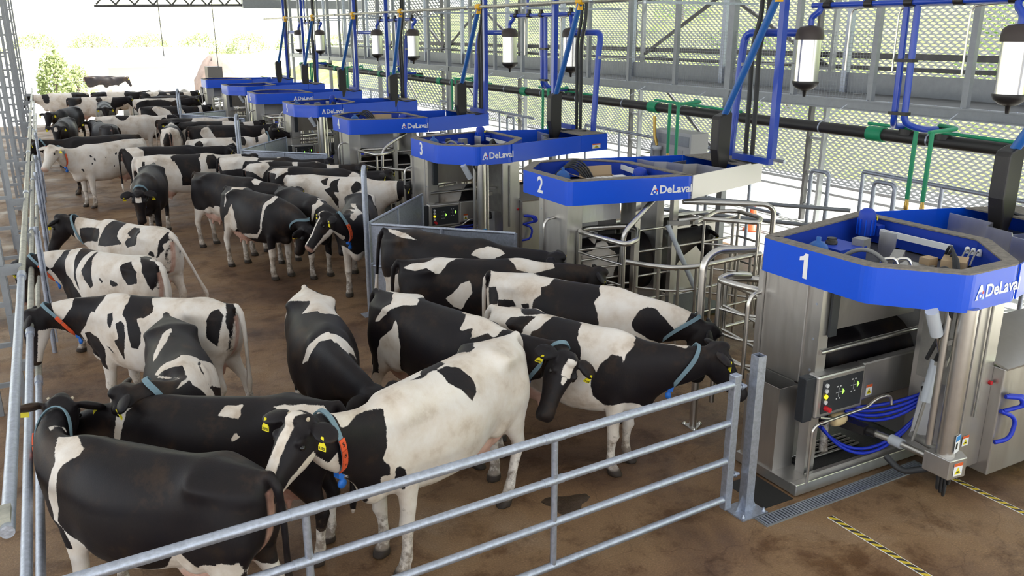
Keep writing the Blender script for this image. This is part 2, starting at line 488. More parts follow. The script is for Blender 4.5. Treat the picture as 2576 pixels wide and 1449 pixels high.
def cow_shapes():
    mb = MB()
    def loft(rings):
        n = len(rings[0]); vs = [p for r in rings for p in r]; fs = []
        for i in range(len(rings) - 1):
            for k in range(n):
                fs.append((i * n + k, (i + 1) * n + k, (i + 1) * n + (k + 1) % n, i * n + (k + 1) % n))
        fs.append(tuple(range(n))); fs.append(tuple((len(rings) - 1) * n + k for k in range(n - 1, -1, -1)))
        mb.add(vs, fs)
    def ring_x(x, zt, zb, w, zw, pt, pb, slant=0.0, n=28):
        r = []
        for k in range(n):
            a = 2 * math.pi * k / n
            c, s_ = math.cos(a), math.sin(a)
            up = c > 0
            p = pt if up else pb
            y = w * math.copysign(abs(s_) ** p, s_)
            hz = (zt - zw) if up else (zw - zb)
            z = zw + math.copysign(abs(c) ** 1.0, c) * hz
            r.append((x + slant * (z - zw), y, z))
        return r
    #          x     ztop  zbot   w    zwide  pt   pb
    T = [(-0.97, 1.30, 1.12, 0.10, 1.20, 0.9, 0.9),
         (-0.93, 1.39, 0.92, 0.165, 1.15, 0.8, 0.8),
         (-0.84, 1.425, 0.80, 0.215, 1.12, 0.75, 0.8),
         (-0.68, 1.44, 0.70, 0.255, 1.10, 0.75, 0.8),
         (-0.50, 1.455, 0.68, 0.275, 1.12, 0.70, 0.8),
         (-0.32, 1.445, 0.65, 0.285, 1.02, 0.95, 0.75),
         (-0.12, 1.435, 0.60, 0.335, 0.98, 0.95, 0.75),
         (0.10, 1.43, 0.57, 0.355, 0.96, 0.95, 0.75),
         (0.30, 1.43, 0.58, 0.335, 0.97, 1.0, 0.75),
         (0.46, 1.45, 0.60, 0.280, 1.00, 1.15, 0.75),
         (0.60, 1.44, 0.63, 0.240, 1.00, 1.2, 0.8),
         (0.72, 1.41, 0.66, 0.205, 1.02, 1.1, 0.85),
         (0.82, 1.40, 0.72, 0.165, 1.08, 1.0, 0.9),
         (0.93, 1.42, 0.82, 0.140, 1.13, 1.0, 0.9),
         (1.06, 1.45, 0.94, 0.118, 1.20, 1.0, 0.9),
         (1.20, 1.48, 1.06, 0.104, 1.28, 1.0, 0.9),
         (1.32, 1.495, 1.19, 0.092, 1.36, 1.0, 0.9),
         (1.40, 1.49, 1.28, 0.075, 1.40, 1.0, 1.0)]
    loft([ring_x(*t) for t in T])
    # head
    Hh = [(-0.05, 0.060, 0.055, 0.03), (-0.01, 0.092, 0.095, 0.02), (0.08, 0.112, 0.118, 0.0), (0.15, 0.113, 0.122, -0.008), (0.23, 0.090, 0.112, -0.012), (0.32, 0.070, 0.088, -0.008),
          (0.41, 0.066, 0.073, 0.0), (0.47, 0.074, 0.070, 0.0), (0.505, 0.070, 0.062, -0.004), (0.53, 0.045, 0.040, -0.01)]
    rings = []
    for t, w, h, o in Hh:
        r = []
        for k in range(24):
            a = 2 * math.pi * k / 24
            c, s_ = math.cos(a), math.sin(a)
            r.append(head_pt(t, w * math.copysign(abs(s_) ** 0.85, s_), o + h * math.copysign(abs(c) ** 0.9, c) - 0.02))
        rings.append(r)
    loft(rings)
    def ell(c, r, m=None, n=12):
        vs = []; fs = []
        for i in range(n + 1):
            th = math.pi * i / n
            for k in range(n * 2):
                ph = math.pi * k / n
                p = Vector((math.sin(th) * math.cos(ph) * r[0], math.sin(th) * math.sin(ph) * r[1], math.cos(th) * r[2]))
                if m: p = m @ p
                vs.append((c[0] + p.x, c[1] + p.y, c[2] + p.z))
        N2 = n * 2
        for i in range(n):
            for k in range(N2):
                fs.append((i * N2 + k, (i + 1) * N2 + k, (i + 1) * N2 + (k + 1) % N2, i * N2 + (k + 1) % N2))
        mb.add(vs, fs)
    def leg(pts):
        rings = []
        for x, y, z, rx, ry in pts:
            g_ = 1.16 if z < 0.6 else 1.06
            rings.append([(x + rx * g_ * math.cos(2 * math.pi * k / 16), y + ry * g_ * math.sin(2 * math.pi * k / 16), z) for k in range(16)])
        loft(rings)
    ell(head_pt(0.02, 0, 0.085), (0.075, 0.065, 0.05))                 # poll
    for s in (-1, 1):
        # brow and cheek
        ell(head_pt(0.125, s * 0.092, 0.055), (0.045, 0.030, 0.035))
        ell(head_pt(0.20, s * 0.060, -0.055), (0.085, 0.038, 0.075))
        # ear: leaf pointing sideways and slightly back
        e = Euler((s * math.radians(-14), math.radians(20), s * math.radians(-16))).to_matrix()
        c0 = head_pt(0.035, s * 0.192, 0.035)
        ell((c0.x - 0.01, c0.y, c0.z), (0.080, 0.118, 0.032), e)
        # hip (hook) and pin bones, shoulder blade
        mb.tube([(-0.47, s * 0.02, 1.42), (-0.50, s * 0.14, 1.405), (-0.515, s * 0.225, 1.375), (-0.53, s * 0.25, 1.345)], [0.052, 0.052, 0.052, 0.040], 12)
        mb.tube([(-0.52, s * 0.245, 1.36), (-0.72, s * 0.19, 1.335), (-0.925, s * 0.105, 1.30)], [0.05, 0.045, 0.052], 12)
        ell((0.56, s * 0.165, 1.12), (0.15, 0.070, 0.28), Euler((0, math.radians(-10), 0)).to_matrix())
        ell((0.69, s * 0.145, 0.92), (0.12, 0.080, 0.15))
        # thigh
        ell((-0.72, s * 0.165, 1.02), (0.20, 0.115, 0.30), Euler((0, math.radians(10), 0)).to_matrix())
        ell((-0.52, s * 0.185, 0.90), (0.15, 0.09, 0.22), Euler((0, math.radians(-28), 0)).to_matrix())
        y = s * 0.165
        leg([(0.60, y, 1.00, 0.10, 0.07), (0.585, y, 0.80, 0.105, 0.075), (0.575, y, 0.66, 0.080, 0.062), (0.57, y, 0.54, 0.058, 0.050), (0.575, y, 0.455, 0.052, 0.050),
             (0.58, y, 0.405, 0.055, 0.052), (0.565, y, 0.34, 0.040, 0.040), (0.56, y, 0.24, 0.034, 0.036), (0.56, y, 0.17, 0.040, 0.042), (0.563, y, 0.13, 0.044, 0.045),
             (0.58, y, 0.09, 0.040, 0.042), (0.597, y, 0.055, 0.056, 0.054), (0.607, y, 0.02, 0.068, 0.058), (0.61, y, 0.0, 0.070, 0.058)])
        y = s * 0.17
        leg([(-0.66, y, 1.05, 0.20, 0.10), (-0.67, y, 0.86, 0.175, 0.092), (-0.71, y, 0.72, 0.130, 0.075), (-0.765, y, 0.62, 0.088, 0.058), (-0.815, y, 0.545, 0.066, 0.045),
             (-0.835, y, 0.49, 0.058, 0.043), (-0.825, y, 0.43, 0.046, 0.042), (-0.81, y, 0.33, 0.036, 0.037), (-0.80, y, 0.22, 0.035, 0.037), (-0.795, y, 0.15, 0.044, 0.044),
             (-0.78, y, 0.10, 0.040, 0.042), (-0.76, y, 0.06, 0.056, 0.052), (-0.75, y, 0.02, 0.068, 0.056), (-0.747, y, 0.0, 0.070, 0.056)])
        for tx in (-0.33, -0.52):
            mb.tube([(tx, s * 0.07, 0.54), (tx, s * 0.075, 0.465)], [0.028, 0.022], 8)
    # udder, brisket, navel line
    ell((-0.40, 0, 0.66), (0.21, 0.155, 0.16))
    ell((-0.58, 0, 0.70), (0.15, 0.15, 0.17))
    ell((0.76, 0, 0.76), (0.15, 0.105, 0.14))
    ell((0.86, 0, 0.88), (0.10, 0.05, 0.14))
    # withers and tail head, spine
    ell((0.48, 0, 1.41), (0.20, 0.06, 0.055))
    ell((-0.86, 0, 1.405), (0.13, 0.045, 0.045))
    mb.tube([(-0.8, 0, 1.425), (-0.5, 0, 1.445), (-0.2, 0, 1.428), (0.2, 0, 1.42), (0.5, 0, 1.43)], 0.030, 8)
    # tail
    mb.tube([(-0.88, 0, 1.42), (-0.98, 0, 1.405), (-1.03, 0, 1.33), (-1.05, 0, 1.15), (-1.055, 0, 0.95), (-1.055, 0, 0.75), (-1.055, 0, 0.62), (-1.05, 0, 0.52), (-1.045, 0, 0.40)],
            [0.042, 0.040, 0.035, 0.029, 0.025, 0.025, 0.032, 0.038, 0.020], 10)
    return mb

_cow_src = bpy.data.objects.new('cow_source', cow_shapes().mesh('cow_source'))
COL.objects.link(_cow_src)
def cow_base(voxel, smooth):
    for m_ in list(_cow_src.modifiers): _cow_src.modifiers.remove(m_)
    r = _cow_src.modifiers.new('r', 'REMESH'); r.mode = 'VOXEL'; r.voxel_size = voxel
    s = _cow_src.modifiers.new('s', 'SMOOTH'); s.iterations = smooth; s.factor = 0.5
    dg = bpy.context.evaluated_depsgraph_get(); dg.update()
    me = bpy.data.meshes.new_from_object(_cow_src.evaluated_get(dg))
    co = np.zeros(len(me.vertices) * 3); me.vertices.foreach_get('co', co)
    faces = [tuple(p.vertices) for p in me.polygons]
    ed = np.zeros(len(me.edges) * 2, np.int32); me.edges.foreach_get('vertices', ed)
    ed = ed.reshape(-1, 2)
    bpy.data.meshes.remove(me)
    P = co.reshape(-1, 3)
    # blend muscles on the trunk and neck only, keeping legs, tail, ears and head crisp
    w = ((P[:, 2] > 0.78) & (P[:, 0] > -0.975) & (P[:, 0] < 1.22)).astype(float) * 0.5
    w *= np.clip((P[:, 2] - 0.74) / 0.12, 0, 1) * np.clip((1.22 - P[:, 0]) / 0.1, 0, 1) * np.clip((P[:, 0] + 0.975) / 0.06, 0, 1)
    deg = np.bincount(ed.ravel(), minlength=len(P)).astype(float)
    for _ in range(int(0.016 / voxel ** 2)):
        S = np.zeros_like(P)
        for k in range(3):
            S[:, k] = np.bincount(ed[:, 0], P[ed[:, 1], k], len(P)) + np.bincount(ed[:, 1], P[ed[:, 0], k], len(P))
        P = P + (S / deg[:, None] - P) * w[:, None]
    return P, faces
COW_LOD = [cow_base(0.0155, 6), cow_base(0.026, 3), cow_base(0.04, 1)]
bpy.data.objects.remove(_cow_src, do_unlink=True)

def sstep(x, a, b):
    t = np.clip((x - a) / (b - a), 0, 1)
    return t * t * (3 - 2 * t)

def cow_deform(P, q):
    """P: rest positions (n,3). q: pose. returns posed positions"""
    P = P.copy()
    rest = P.copy()
    # girth
    P[:, 1] *= q.get('fat', 1.0)
    # legs: shear below the body so the hooves stay down
    L = q.get('legs', (0, 0, 0, 0))            # front left, front right, hind left, hind right: hoof shift along x
    k = np.clip((0.80 - rest[:, 2]) / 0.80, 0, 1) ** 1.25
    for i, (front, sgn) in enumerate(((1, 1), (1, -1), (0, 1), (0, -1))):
        wx = sstep(rest[:, 0], 0.20, 0.42) if front else 1 - sstep(rest[:, 0], -0.42, -0.20)
        ww = wx * sstep(rest[:, 1] * sgn, -0.03, 0.06) * (rest[:, 0] > -0.99)
        P[:, 0] += L[i] * k * ww
    # tail swing
    ts = q.get('tail', 0.0)
    tw = (1 - sstep(rest[:, 0], -1.02, -0.985)) * np.clip((1.38 - rest[:, 2]) / 0.9, 0, 1)
    P[:, 1] += ts * tw
    P[:, 0] -= abs(ts) * 0.25 * tw + q.get('tailback', 0.0) * tw
    # torso curl (front of the body turns)
    c = math.radians(q.get('curl', 0.0))
    if c:
        a = c * sstep(rest[:, 0], -0.6, 0.7)
        x0 = -0.2
        dx = P[:, 0] - x0; dy = P[:, 1].copy()
        P[:, 0] = x0 + dx * np.cos(a) - dy * np.sin(a)
        P[:, 1] = dx * np.sin(a) + dy * np.cos(a)
    # neck as a chain of frames
    n = 24
    xs = np.linspace(0.66, 1.34, n)
    yaw = math.radians(q.get('ny', 0.0)); pit = math.radians(q.get('np', 0.0))
    hy = math.radians(q.get('hy', 0.0)); hp = math.radians(q.get('hp', 0.0)); hr = math.radians(q.get('hr', 0.0))
    ax = np.stack([xs, np.zeros(n), 1.05 + (xs - 0.66) * 0.52], 1)
    pos = [ax[0]]; Rs = []
    for i in range(n):
        s = i / (n - 1)
        s = s * s * (3 - 2 * s) * 0.5 + s * 0.5
        h = max(0.0, (xs[i] - 1.18) / 0.16); h = min(1, h); h = h * h * (3 - 2 * h)
        Rm = Matrix.Rotation(yaw * s + 0, 3, 'Z') @ Matrix.Rotation(-pit * s, 3, 'Y') @ Matrix.Rotation(hy * h, 3, 'Z') @ Matrix.Rotation(-hp * h, 3, 'Y') @ Matrix.Rotation(hr * h, 3, 'X')
        Rs.append(np.array(Rm))
        if i: pos.append(pos[-1] + (Rs[i - 1] + Rs[i]) @ (ax[i] - ax[i - 1]) * 0.5)
    pos = np.array(pos); Rs = np.array(Rs)
    # coordinate along the neck: bend planes follow the neck, not the legs
    u = rest[:, 0] + 0.30 * (rest[:, 2] - 1.2) * sstep(rest[:, 0], 0.66, 0.9)
    up = (rest[:, 0] > 0.62) & (rest[:, 2] > 0.62)
    f = np.clip((u - 0.66) / (1.34 - 0.66) * (n - 1), 0, n - 1 - 1e-6)
    i0 = f.astype(int); fr = (f - i0)[:, None]
    A = ax[i0] * (1 - fr) + ax[np.minimum(i0 + 1, n - 1)] * fr
    B = pos[i0] * (1 - fr) + pos[np.minimum(i0 + 1, n - 1)] * fr
    Rm = Rs[i0] * (1 - fr[..., None]) + Rs[np.minimum(i0 + 1, n - 1)] * fr[..., None]
    yfat = rest.copy(); yfat[:, 1] = rest[:, 1] * (1 + (q.get('fat', 1.0) - 1) * (1 - sstep(rest[:, 0], 0.7, 1.0)))
    D = B + np.einsum('nij,nj->ni', Rm, yfat - A)
    w = (sstep(rest[:, 2], 0.62, 0.80) * (u > 0.66) * up)[:, None]
    if c:                                       # carry the neck with the curled chest
        x0 = -0.2; dx = D[:, 0] - x0; dy = D[:, 1].copy()
        D = np.stack([x0 + dx * math.cos(c) - dy * math.sin(c), dx * math.sin(c) + dy * math.cos(c), D[:, 2]], 1)
    P = P * (1 - w) + D * w
    return P * q.get('s', 1.0)

def girth(P):
    """signed distance around the body from the spine, used to lay out the coat"""
    d = (1.47 - P[:, 2]) + 0.35 * np.abs(P[:, 1])
    return np.sign(P[:, 1]) * d

def poly_sd(px, py, poly):
    """signed distance to polygon, positive inside"""
    n = len(poly)
    d = np.full(px.shape, 1e9); inside = np.zeros(px.shape, bool)
    for i in range(n):
        ax_, ay = poly[i]; bx, by = poly[(i + 1) % n]
        ex, ey = bx - ax_, by - ay
        t = np.clip(((px - ax_) * ex + (py - ay) * ey) / (ex * ex + ey * ey + 1e-12), 0, 1)
        d = np.minimum(d, (px - ax_ - t * ex) ** 2 + (py - ay - t * ey) ** 2)
        if by != ay:
            cr = ((ay > py) != (by > py)) & (px < ex * (py - ay) / (by - ay) + ax_)
            inside ^= cr
    d = np.sqrt(d)
    return np.where(inside, d, -d)

def smooth_noise(P, seed, sc):
    """cheap seeded value noise built from a few random sine waves"""
    r = np.random.RandomState(seed)
    out = np.zeros(len(P))
    for _ in range(7):
        k = r.normal(size=3) * sc; ph = r.uniform(0, 6.28)
        out += np.sin(P @ k + ph)
    return out / 2.65

def coat_field(P, q):
    """positive where the hair is black (metres)"""
    x = P[:, 0]; g = girth(P)
    base = q.get('base', 'noise')
    if base == 'black': f = np.full(len(P), 0.25)
    elif base == 'white': f = np.full(len(P), -0.25)
    else:
        f = (smooth_noise(P * np.array([1, 0.9, 0.8]), q.get('seed', 1), q.get('freq', 4.2)) + q.get('bias', 0.0)) * 0.13
    for kind, poly in q.get('coat', ()):
        sd = poly_sd(x, g, poly)
        if kind == 'k': f = np.maximum(f, sd)
        else: f = np.minimum(f, -sd)
    head = sstep(x + 0.35 * (P[:, 2] - 1.2), 1.18, 1.30)
    hf = np.full(len(P), q.get('face', 0.2))
    f = f * (1 - head) + hf * head
    for (t0, t1, w0, w1) in q.get('blaze', ()):
        t = (P - np.array(POLL)) @ np.array(HD) / 1.12; nn = (P - np.array(POLL)) @ np.array(HN)
        tt = np.clip((t - t0) / max(1e-3, t1 - t0), 0, 1)
        wd = w0 + (w1 - w0) * tt
        sd = np.minimum(np.minimum(t - t0, t1 - t), wd - np.abs(P[:, 1]))
        sd = np.where((nn > 0.0) & (x > 1.2), sd, -0.2)
        f = np.minimum(f, -sd)
    if q.get('jaw'):
        t = (P - np.array(POLL)) @ np.array(HD) / 1.12; nn = (P - np.array(POLL)) @ np.array(HN)
        f = np.where((x > 1.2) & (t > 0.12), np.minimum(f, nn + 0.055), f)
    lg = q.get('legs_white')
    if lg is not None:                          # white stockings / white belly line
        zz = P[:, 2] - lg - 0.06 * smooth_noise(P, q.get('seed', 1) + 7, 9.0)
        f = np.where(x < 1.05, np.minimum(f, zz), f)
    if q.get('legs_black') is not None:
        f = np.where(x < 1.05, np.maximum(f, q['legs_black'] - P[:, 2]), f)
    if q.get('tail_white', False):
        f = np.where((x < -1.0) & (P[:, 2] < 0.8), -0.1, f)
    return f

def collar_parts(q, root, c):
    """strap with an orange number strip and a blue tag, laid out in rest pose and bent with the neck"""
    def ring(a):
        ca, sa = math.cos(a), math.sin(a)
        return Vector((1.165 + 0.060 * ca, 0.122 * sa, 1.262 + 0.236 * ca))
    def band(a0, a1, n, w, out, name, mat):
        vs = []; fs = []
        for i in range(n + 1):
            a = a0 + (a1 - a0) * i / n
            p = ring(a); ca, sa = math.cos(a), math.sin(a)
            rad = Vector((0.22 * ca, sa, 0.97 * ca)).normalized()
            ax_ = Vector((0.97, 0, -0.24))
            for (e, o) in ((-w, 0.0), (w, 0.0), (w, 0.010), (-w, 0.010)):
                vs.append(p + ax_ * e + rad * (o + out))
        for i in range(n):
            for k in range(4):
                fs.append((4 * i + k, 4 * i + (k + 1) % 4, 4 * i + 4 + (k + 1) % 4, 4 * i + 4 + k))
        if abs(a1 - a0) < 6.2:
            fs += [(3, 2, 1, 0), (4 * n, 4 * n + 1, 4 * n + 2, 4 * n + 3)]
        mb = MB(); mb.add(vs, fs)
        P = cow_deform(np.array(mb.v), q); mb.v = [tuple(p) for p in P]
        return mb.build(name, mat, root)
    col = band(0, 2 * math.pi, 40, 0.019, 0.0, 'collar', 'collar_grey')
    s = c.get('side', 1)
    if c.get('orange', True):
        for k in range(4):
            a = 1.35 + 0.36 * k
            blk = band(s * (a), s * (a + 0.33), 4, 0.024, 0.010, 'number_block', 'collar_orange')
            blk.parent = col
            if c.get('digits'):
                am = s * (a + 0.165); p = ring(am); ca, sa = math.cos(am), math.sin(am)
                rad = Vector((0.22 * ca, sa, 0.97 * ca)).normalized(); ax_ = Vector((0.97, 0, -0.24))
                xd = ax_ * (-s); yd = rad.cross(xd).normalized()
                if yd.z < 0: yd = -yd
                tm = text_mesh(c['digits'][k], 0.050, 0.001, 'CENTER', 0.0008)
                tv = np.array([tuple(p + xd * v.co.x + yd * v.co.y + rad * (0.0212 + v.co.z)) for v in tm.vertices])
                tv = cow_deform(tv, q)
                for v, w_ in zip(tm.vertices, tv): v.co = w_
                tm.materials.append(M['print_black'])
                to = bpy.data.objects.new('digit', tm); COL.objects.link(to); to.parent = col
    if c.get('blue', True):
        mb = MB()
        mb.box((1.095, s * 0.02, 1.005), (0.06, 0.05, 0.05))
        mb.lathe((1.085, s * 0.03, 0.925), [(0.0, -0.008), (0.036, -0.008), (0.036, 0.008), (0.0, 0.008)], 12, axis='Y')
        mb.box((1.087, s * 0.03, 0.965), (0.034, 0.014, 0.06))
        P = cow_deform(np.array(mb.v), q); mb.v = [tuple(p) for p in P]
        mb.build('transponder', 'collar_blue', col)
    return col

def make_cow(name, label, q, lod, loc, heading, group='dairy cows waiting at the milking robots'):
    P, F = COW_LOD[lod]
    D = cow_deform(P, q)
    me = bpy.data.meshes.new('cow_body')
    me.from_pydata(D.tolist(), [], F)
    me.polygons.foreach_set('use_smooth', [True] * len(F))
    fld = coat_field(P, q)
    pink = np.zeros(len(P))
    ud = 1 - sstep(((P[:, 0] + 0.48) / 0.30) ** 2 + (P[:, 1] / 0.19) ** 2 + ((P[:, 2] - 0.60) / 0.24) ** 2, 0.80, 1.05)
    pink = np.maximum(pink, ud * q.get('udder', 0.85))
    # bare skin under the tail
    pink = np.maximum(pink, 0.8 * (1 - sstep(np.abs(P[:, 1]), 0.02, 0.055)) * ((P[:, 0] < -0.86) & (P[:, 0] > -0.995) & (P[:, 2] < 1.30) & (P[:, 2] > 0.75)))
    t = (P - np.array(POLL)) @ np.array(HD) / 1.12
    mz = sstep(t, 0.47, 0.50) * (P[:, 0] > 1.2)
    if q.get('nose', 'dark') == 'pink':
        pink = np.maximum(pink, mz * 0.6)
    else:
        fld = np.where(mz > 0.5, np.maximum(fld, 0.05), fld)
    hoof = (1 - sstep(P[:, 2], 0.055, 0.075)) * (np.abs(P[:, 0]) < 0.97)
    nn = (P - np.array(POLL)) @ np.array(HN)
    mask = np.stack([0.5 + fld * 2.0, pink, hoof, np.ones(len(P))], 1).astype(np.float32)
    a = me.attributes.new('mask', 'FLOAT_COLOR', 'POINT'); a.data.foreach_set('color', mask.ravel())
    b = me.attributes.new('rest', 'FLOAT_VECTOR', 'POINT'); b.data.foreach_set('vector', P.astype(np.float32).ravel())
    me.materials.append(M['cow_coat'])
    me.update()
    body = bpy.data.objects.new(name, me)
    COL.objects.link(body)
    body.location = (loc[0], loc[1], 0.0); body.rotation_euler = (0, 0, math.radians(heading))
    tag(body, label, 'cow', group)
    if lod < 2:
        for s in (-1, 1):
            mb = MB()
            mb.lathe((0, 0, 0), [(0.001, -0.022), (0.015, -0.016), (0.022, 0), (0.015, 0.016), (0.001, 0.022)], 10)
            c = head_pt(0.150, s * 0.104, 0.030)
            mb.v = [tuple(Vector(v) + c) for v in mb.v]
            mb.v = [tuple(p) for p in cow_deform(np.array(mb.v), q)]
            mb.build('eye', 'eye_black', body)
    for s in q.get('tags', (-1, 1)):
        mb = MB()
        c = head_pt(0.055, s * 0.225, 0.02)
        w = 0.030
        # flag-shaped tag hanging in front of the ear
        vs = [(c.x + 0.045, c.y - 0.008, c.z + 0.03), (c.x + 0.045, c.y + 0.008, c.z + 0.03), (c.x + 0.045, c.y + w * 0.6, c.z - 0.01), (c.x + 0.045, c.y + w, c.z - 0.03),
              (c.x + 0.045, c.y + w, c.z - 0.062), (c.x + 0.045, c.y - w, c.z - 0.062), (c.x + 0.045, c.y - w, c.z - 0.03), (c.x + 0.045, c.y - w * 0.6, c.z - 0.01)]
        n = len(vs); vs += [(x + 0.006, y, z) for x, y, z in vs]
        mb.add(vs, [tuple(range(n)), tuple(range(2 * n - 1, n - 1, -1))] + [(i, (i + 1) % n, n + (i + 1) % n, n + i) for i in range(n)])
        P2 = np.array(mb.v)
        piv = P2 + np.array([q.get('tagx', 0.0), 0, 0])
        mb.v = [tuple(p) for p in cow_deform(piv, q)]
        et = mb.build('ear_tag', 'tag_yellow', body)
        if q.get('tagno'):
            tm = text_mesh(q['tagno'], 0.026, 0.001, 'CENTER', 0.0004)
            tv = np.array([(c.x + 0.0525 + v.co.z, c.y + v.co.x, c.z - 0.046 + v.co.y) for v in tm.vertices])
            for v, w_ in zip(tm.vertices, cow_deform(tv, q)): v.co = w_
            tm.materials.append(M['print_black'])
            to = bpy.data.objects.new('tag_number', tm); COL.objects.link(to); to.parent = et
    if q.get('horn'):
        for s in (-1, 1):
            mb = MB(); mb.tube([head_pt(0.0, s * 0.070, 0.07), head_pt(-0.006, s * 0.080, 0.080)], [0.014, 0.010], 8)
            mb.v = [tuple(p) for p in cow_deform(np.array(mb.v), q)]
            mb.build('horn_bud', 'horn', body)
    if q.get('collar'):
        collar_parts(q, body, q['collar'])
    return body

# ---------------------------------------------------------------- setting
def at_plane(o):
    return o
floor = MB().b2(-9, 11.75, -4, 45, -0.12, 0.0).build('floor', 'wet_concrete'); tag(floor, kind='structure')
apron_f = MB().b2(11.75, 15.4, -4, 45, -0.12, 0.0).build('apron_floor', 'yard'); tag(apron_f, kind='structure')
yard = MB().b2(-160, 160, -60, 260, -0.45, -0.13).build('ground', 'yard'); tag(yard, kind='structure')

# terrain: green bank to the right of the shed and hillside beyond its far end
def terrain(name, x0, x1, y0, y1, nx, ny, fz, mat_):
    vs = []; fs = []
    for j in range(ny + 1):
        for i in range(nx + 1):
            x = x0 + (x1 - x0) * i / nx; y = y0 + (y1 - y0) * j / ny
            vs.append((x, y, fz(x, y)))
    for j in range(ny):
        for i in range(nx):
            a = j * (nx + 1) + i
            fs.append((a, a + 1, a + nx + 2, a + nx + 1))
    o = MB().add(vs, fs, True).build(name, mat_)
    return tag(o, kind='structure')
terrain('bank', 19, 60, -30, 90, 24, 40, lambda x, y: -0.3 + max(0, x - 20.5) * 0.33 + 0.25 * math.sin(x * 0.9 + y * 0.4), 'grass')
terrain('hillside', -90, 70, 92, 200, 40, 30, lambda x, y: -0.3 + max(0, y - 95) * 0.16 + 0.6 * math.sin(x * 0.21 + y * 0.13), 'hazed_grass')

# roof: translucent sheets on dark trusses
roof = empty('ceiling'); tag(roof, kind='structure')
RX = [-9.0, -3, 3, 9, 15.3]
for j in range(12):
    y0 = -10 + j * 4.6
    for i in range(4):
        if j < 1: continue
        MB().b2(RX[i], RX[i + 1], y0, y0 + 4.6, 7.0, 7.03).build('roof_sheet', 'roof_sheet', roof)
for j in range(13):
    y0 = -10 + j * 4.6
    MB().b2(-9, 15.3, y0 - 0.06, y0 + 0.06, 6.75, 7.0).build('rafter', 'steel_dark', roof)
# truss hanging across the far end
tr = MB()
for x0, x1, z in ((1.2, 9.5, 5.75), (2.5, 9.5, 5.35)):
    tr.tube([(x0, 44.2, z - 0.12), (x1, 44.2, z)], 0.06, 6)
for k in range(9):
    x = 2.6 + k * 0.8
    tr.tube([(x, 44.2, 5.3), (x + 0.4, 44.2, 5.75)], 0.04, 6); tr.tube([(x + 0.4, 44.2, 5.75), (x + 0.8, 44.2, 5.3)], 0.04, 6)
tr.tube([(5.2, 44.2, 5.6), (5.2, 44.2, 3.0)], 0.02, 5); tr.tube([(7.6, 44.2, 5.6), (7.62, 44.2, 2.4)], 0.02, 5)
o = tr.build('trim_1', 'steel_dark'); tag(o, kind='structure')
o = MB().b2(9.0, 15.2, 43.9, 44.4, 5.2, 5.6).build('trim_3', 'galvanised_dull'); tag(o, kind='structure')

# right wall: expanded metal between ladder columns
wall_r = empty('wall_right', (15, 0, 0)); tag(wall_r, kind='structure')
COLY = [-0.0, 6.65, 13.3, 19.95, 26.6, 33.25, 39.9, 46.5]
def mesh_panel(ya, yb, za, zb, near):
    dy = 0.085 if near else 0.17
    dz = 0.057 if near else 0.114
    ny = int((yb - ya) / dy); nz = int((zb - za) / dz)
    amp = dz * 0.215; h = dz * 0.35; tx = 0.016
    vs = []; fs = []
    for k in range(nz):
        z0 = za + (k + 0.5) * dz
        b = len(vs)
        m2 = 2 * ny
        st = (yb - ya) / ny
        for i in range(m2 + 1):
            y = ya + (i // 2) * st + (0.26 * st if i % 2 else 0.0)
            z = z0 + (amp if (i // 2 + k) % 2 else -amp)
            vs.append((tx, y, z + h)); vs.append((-tx, y, z - h))
        for i in range(m2):
            a = b + 2 * i
            fs.append((a, a + 1, a + 3, a + 2))
    o = MB().add(vs, fs).build('mesh_panel', 'galvanised_dull', wall_r)
    tag(o, kind='stuff')
for a, b in zip(COLY[:-1], COLY[1:]):
    mesh_panel(a + 0.05, b - 0.05, 0.88, 6.9, a < 30)
    for z, t in ((0.86, 0.03), (0.66, 0.025), (3.62, 0.06), (3.38, 0.04), (4.95, 0.04), (2.05, 0.03)):
        if z == 2.05 and not (a < 14): continue
        MB().b2(-0.09, -0.04, a, b, z - t, z + t).build('wall_rail', 'steel_dark' if z > 3 else 'galvanised_dull', wall_r)
for a, b in ((13.3, 19.95), (26.6, 33.25), (33.25, 39.9)):
    m_ = (a + b) / 2
    MB().tube([(-0.14, b, 3.4), (-0.14, m_, 5.0)], 0.05, 6).tube([(-0.14, m_, 5.0), (-0.14, a, 3.4)], 0.05, 6).build('wind_brace', 'steel_dark', wall_r)
    MB().tube([(-0.14, b, 3.4), (-0.14, m_, 1.2)], 0.04, 6).build('wind_brace', 'steel_dark', wall_r)
def ladder_column(name, x, y, depth_axis, label, grp, h=6.74, w=0.30, mat_='galvanised_dull', step=0.62, mat2=None, slim=False):
    t = empty(name, (x, y, 0)); tag(t, label, 'column', grp)
    for s in (-1, 1):
        mb = MB()
        if depth_axis == 'X': mb.b2(s * w / 2 - 0.03, s * w / 2 + 0.03, -0.03, 0.03, 0, h)
        else: mb.b2(-0.06, 0.06, s * w / 2 - 0.035, s * w / 2 + 0.035, 0, h)
        mb.build('upright', mat2 if (mat2 and s > 0) else mat_, t)
    z = 0.35
    while z < h - 0.1:
        mb = MB()
        if depth_axis == 'X': mb.b2(-w / 2, w / 2, -0.022, 0.022, z - 0.025, z + 0.025)
        else: mb.b2(-0.03, 0.03, -w / 2, w / 2, z - 0.03, z + 0.03)
        mb.build('rung', mat_, t); z += step
    return t
for i, y in enumerate(COLY[1:]):
    ladder_column('ladder_column', 14.80, y, 'Y', 'grey steel ladder column against the right mesh wall, %s to the camera' % ORD[i], 'ladder columns of the mesh wall', w=0.42, mat2='steel_dark', step=0.75)

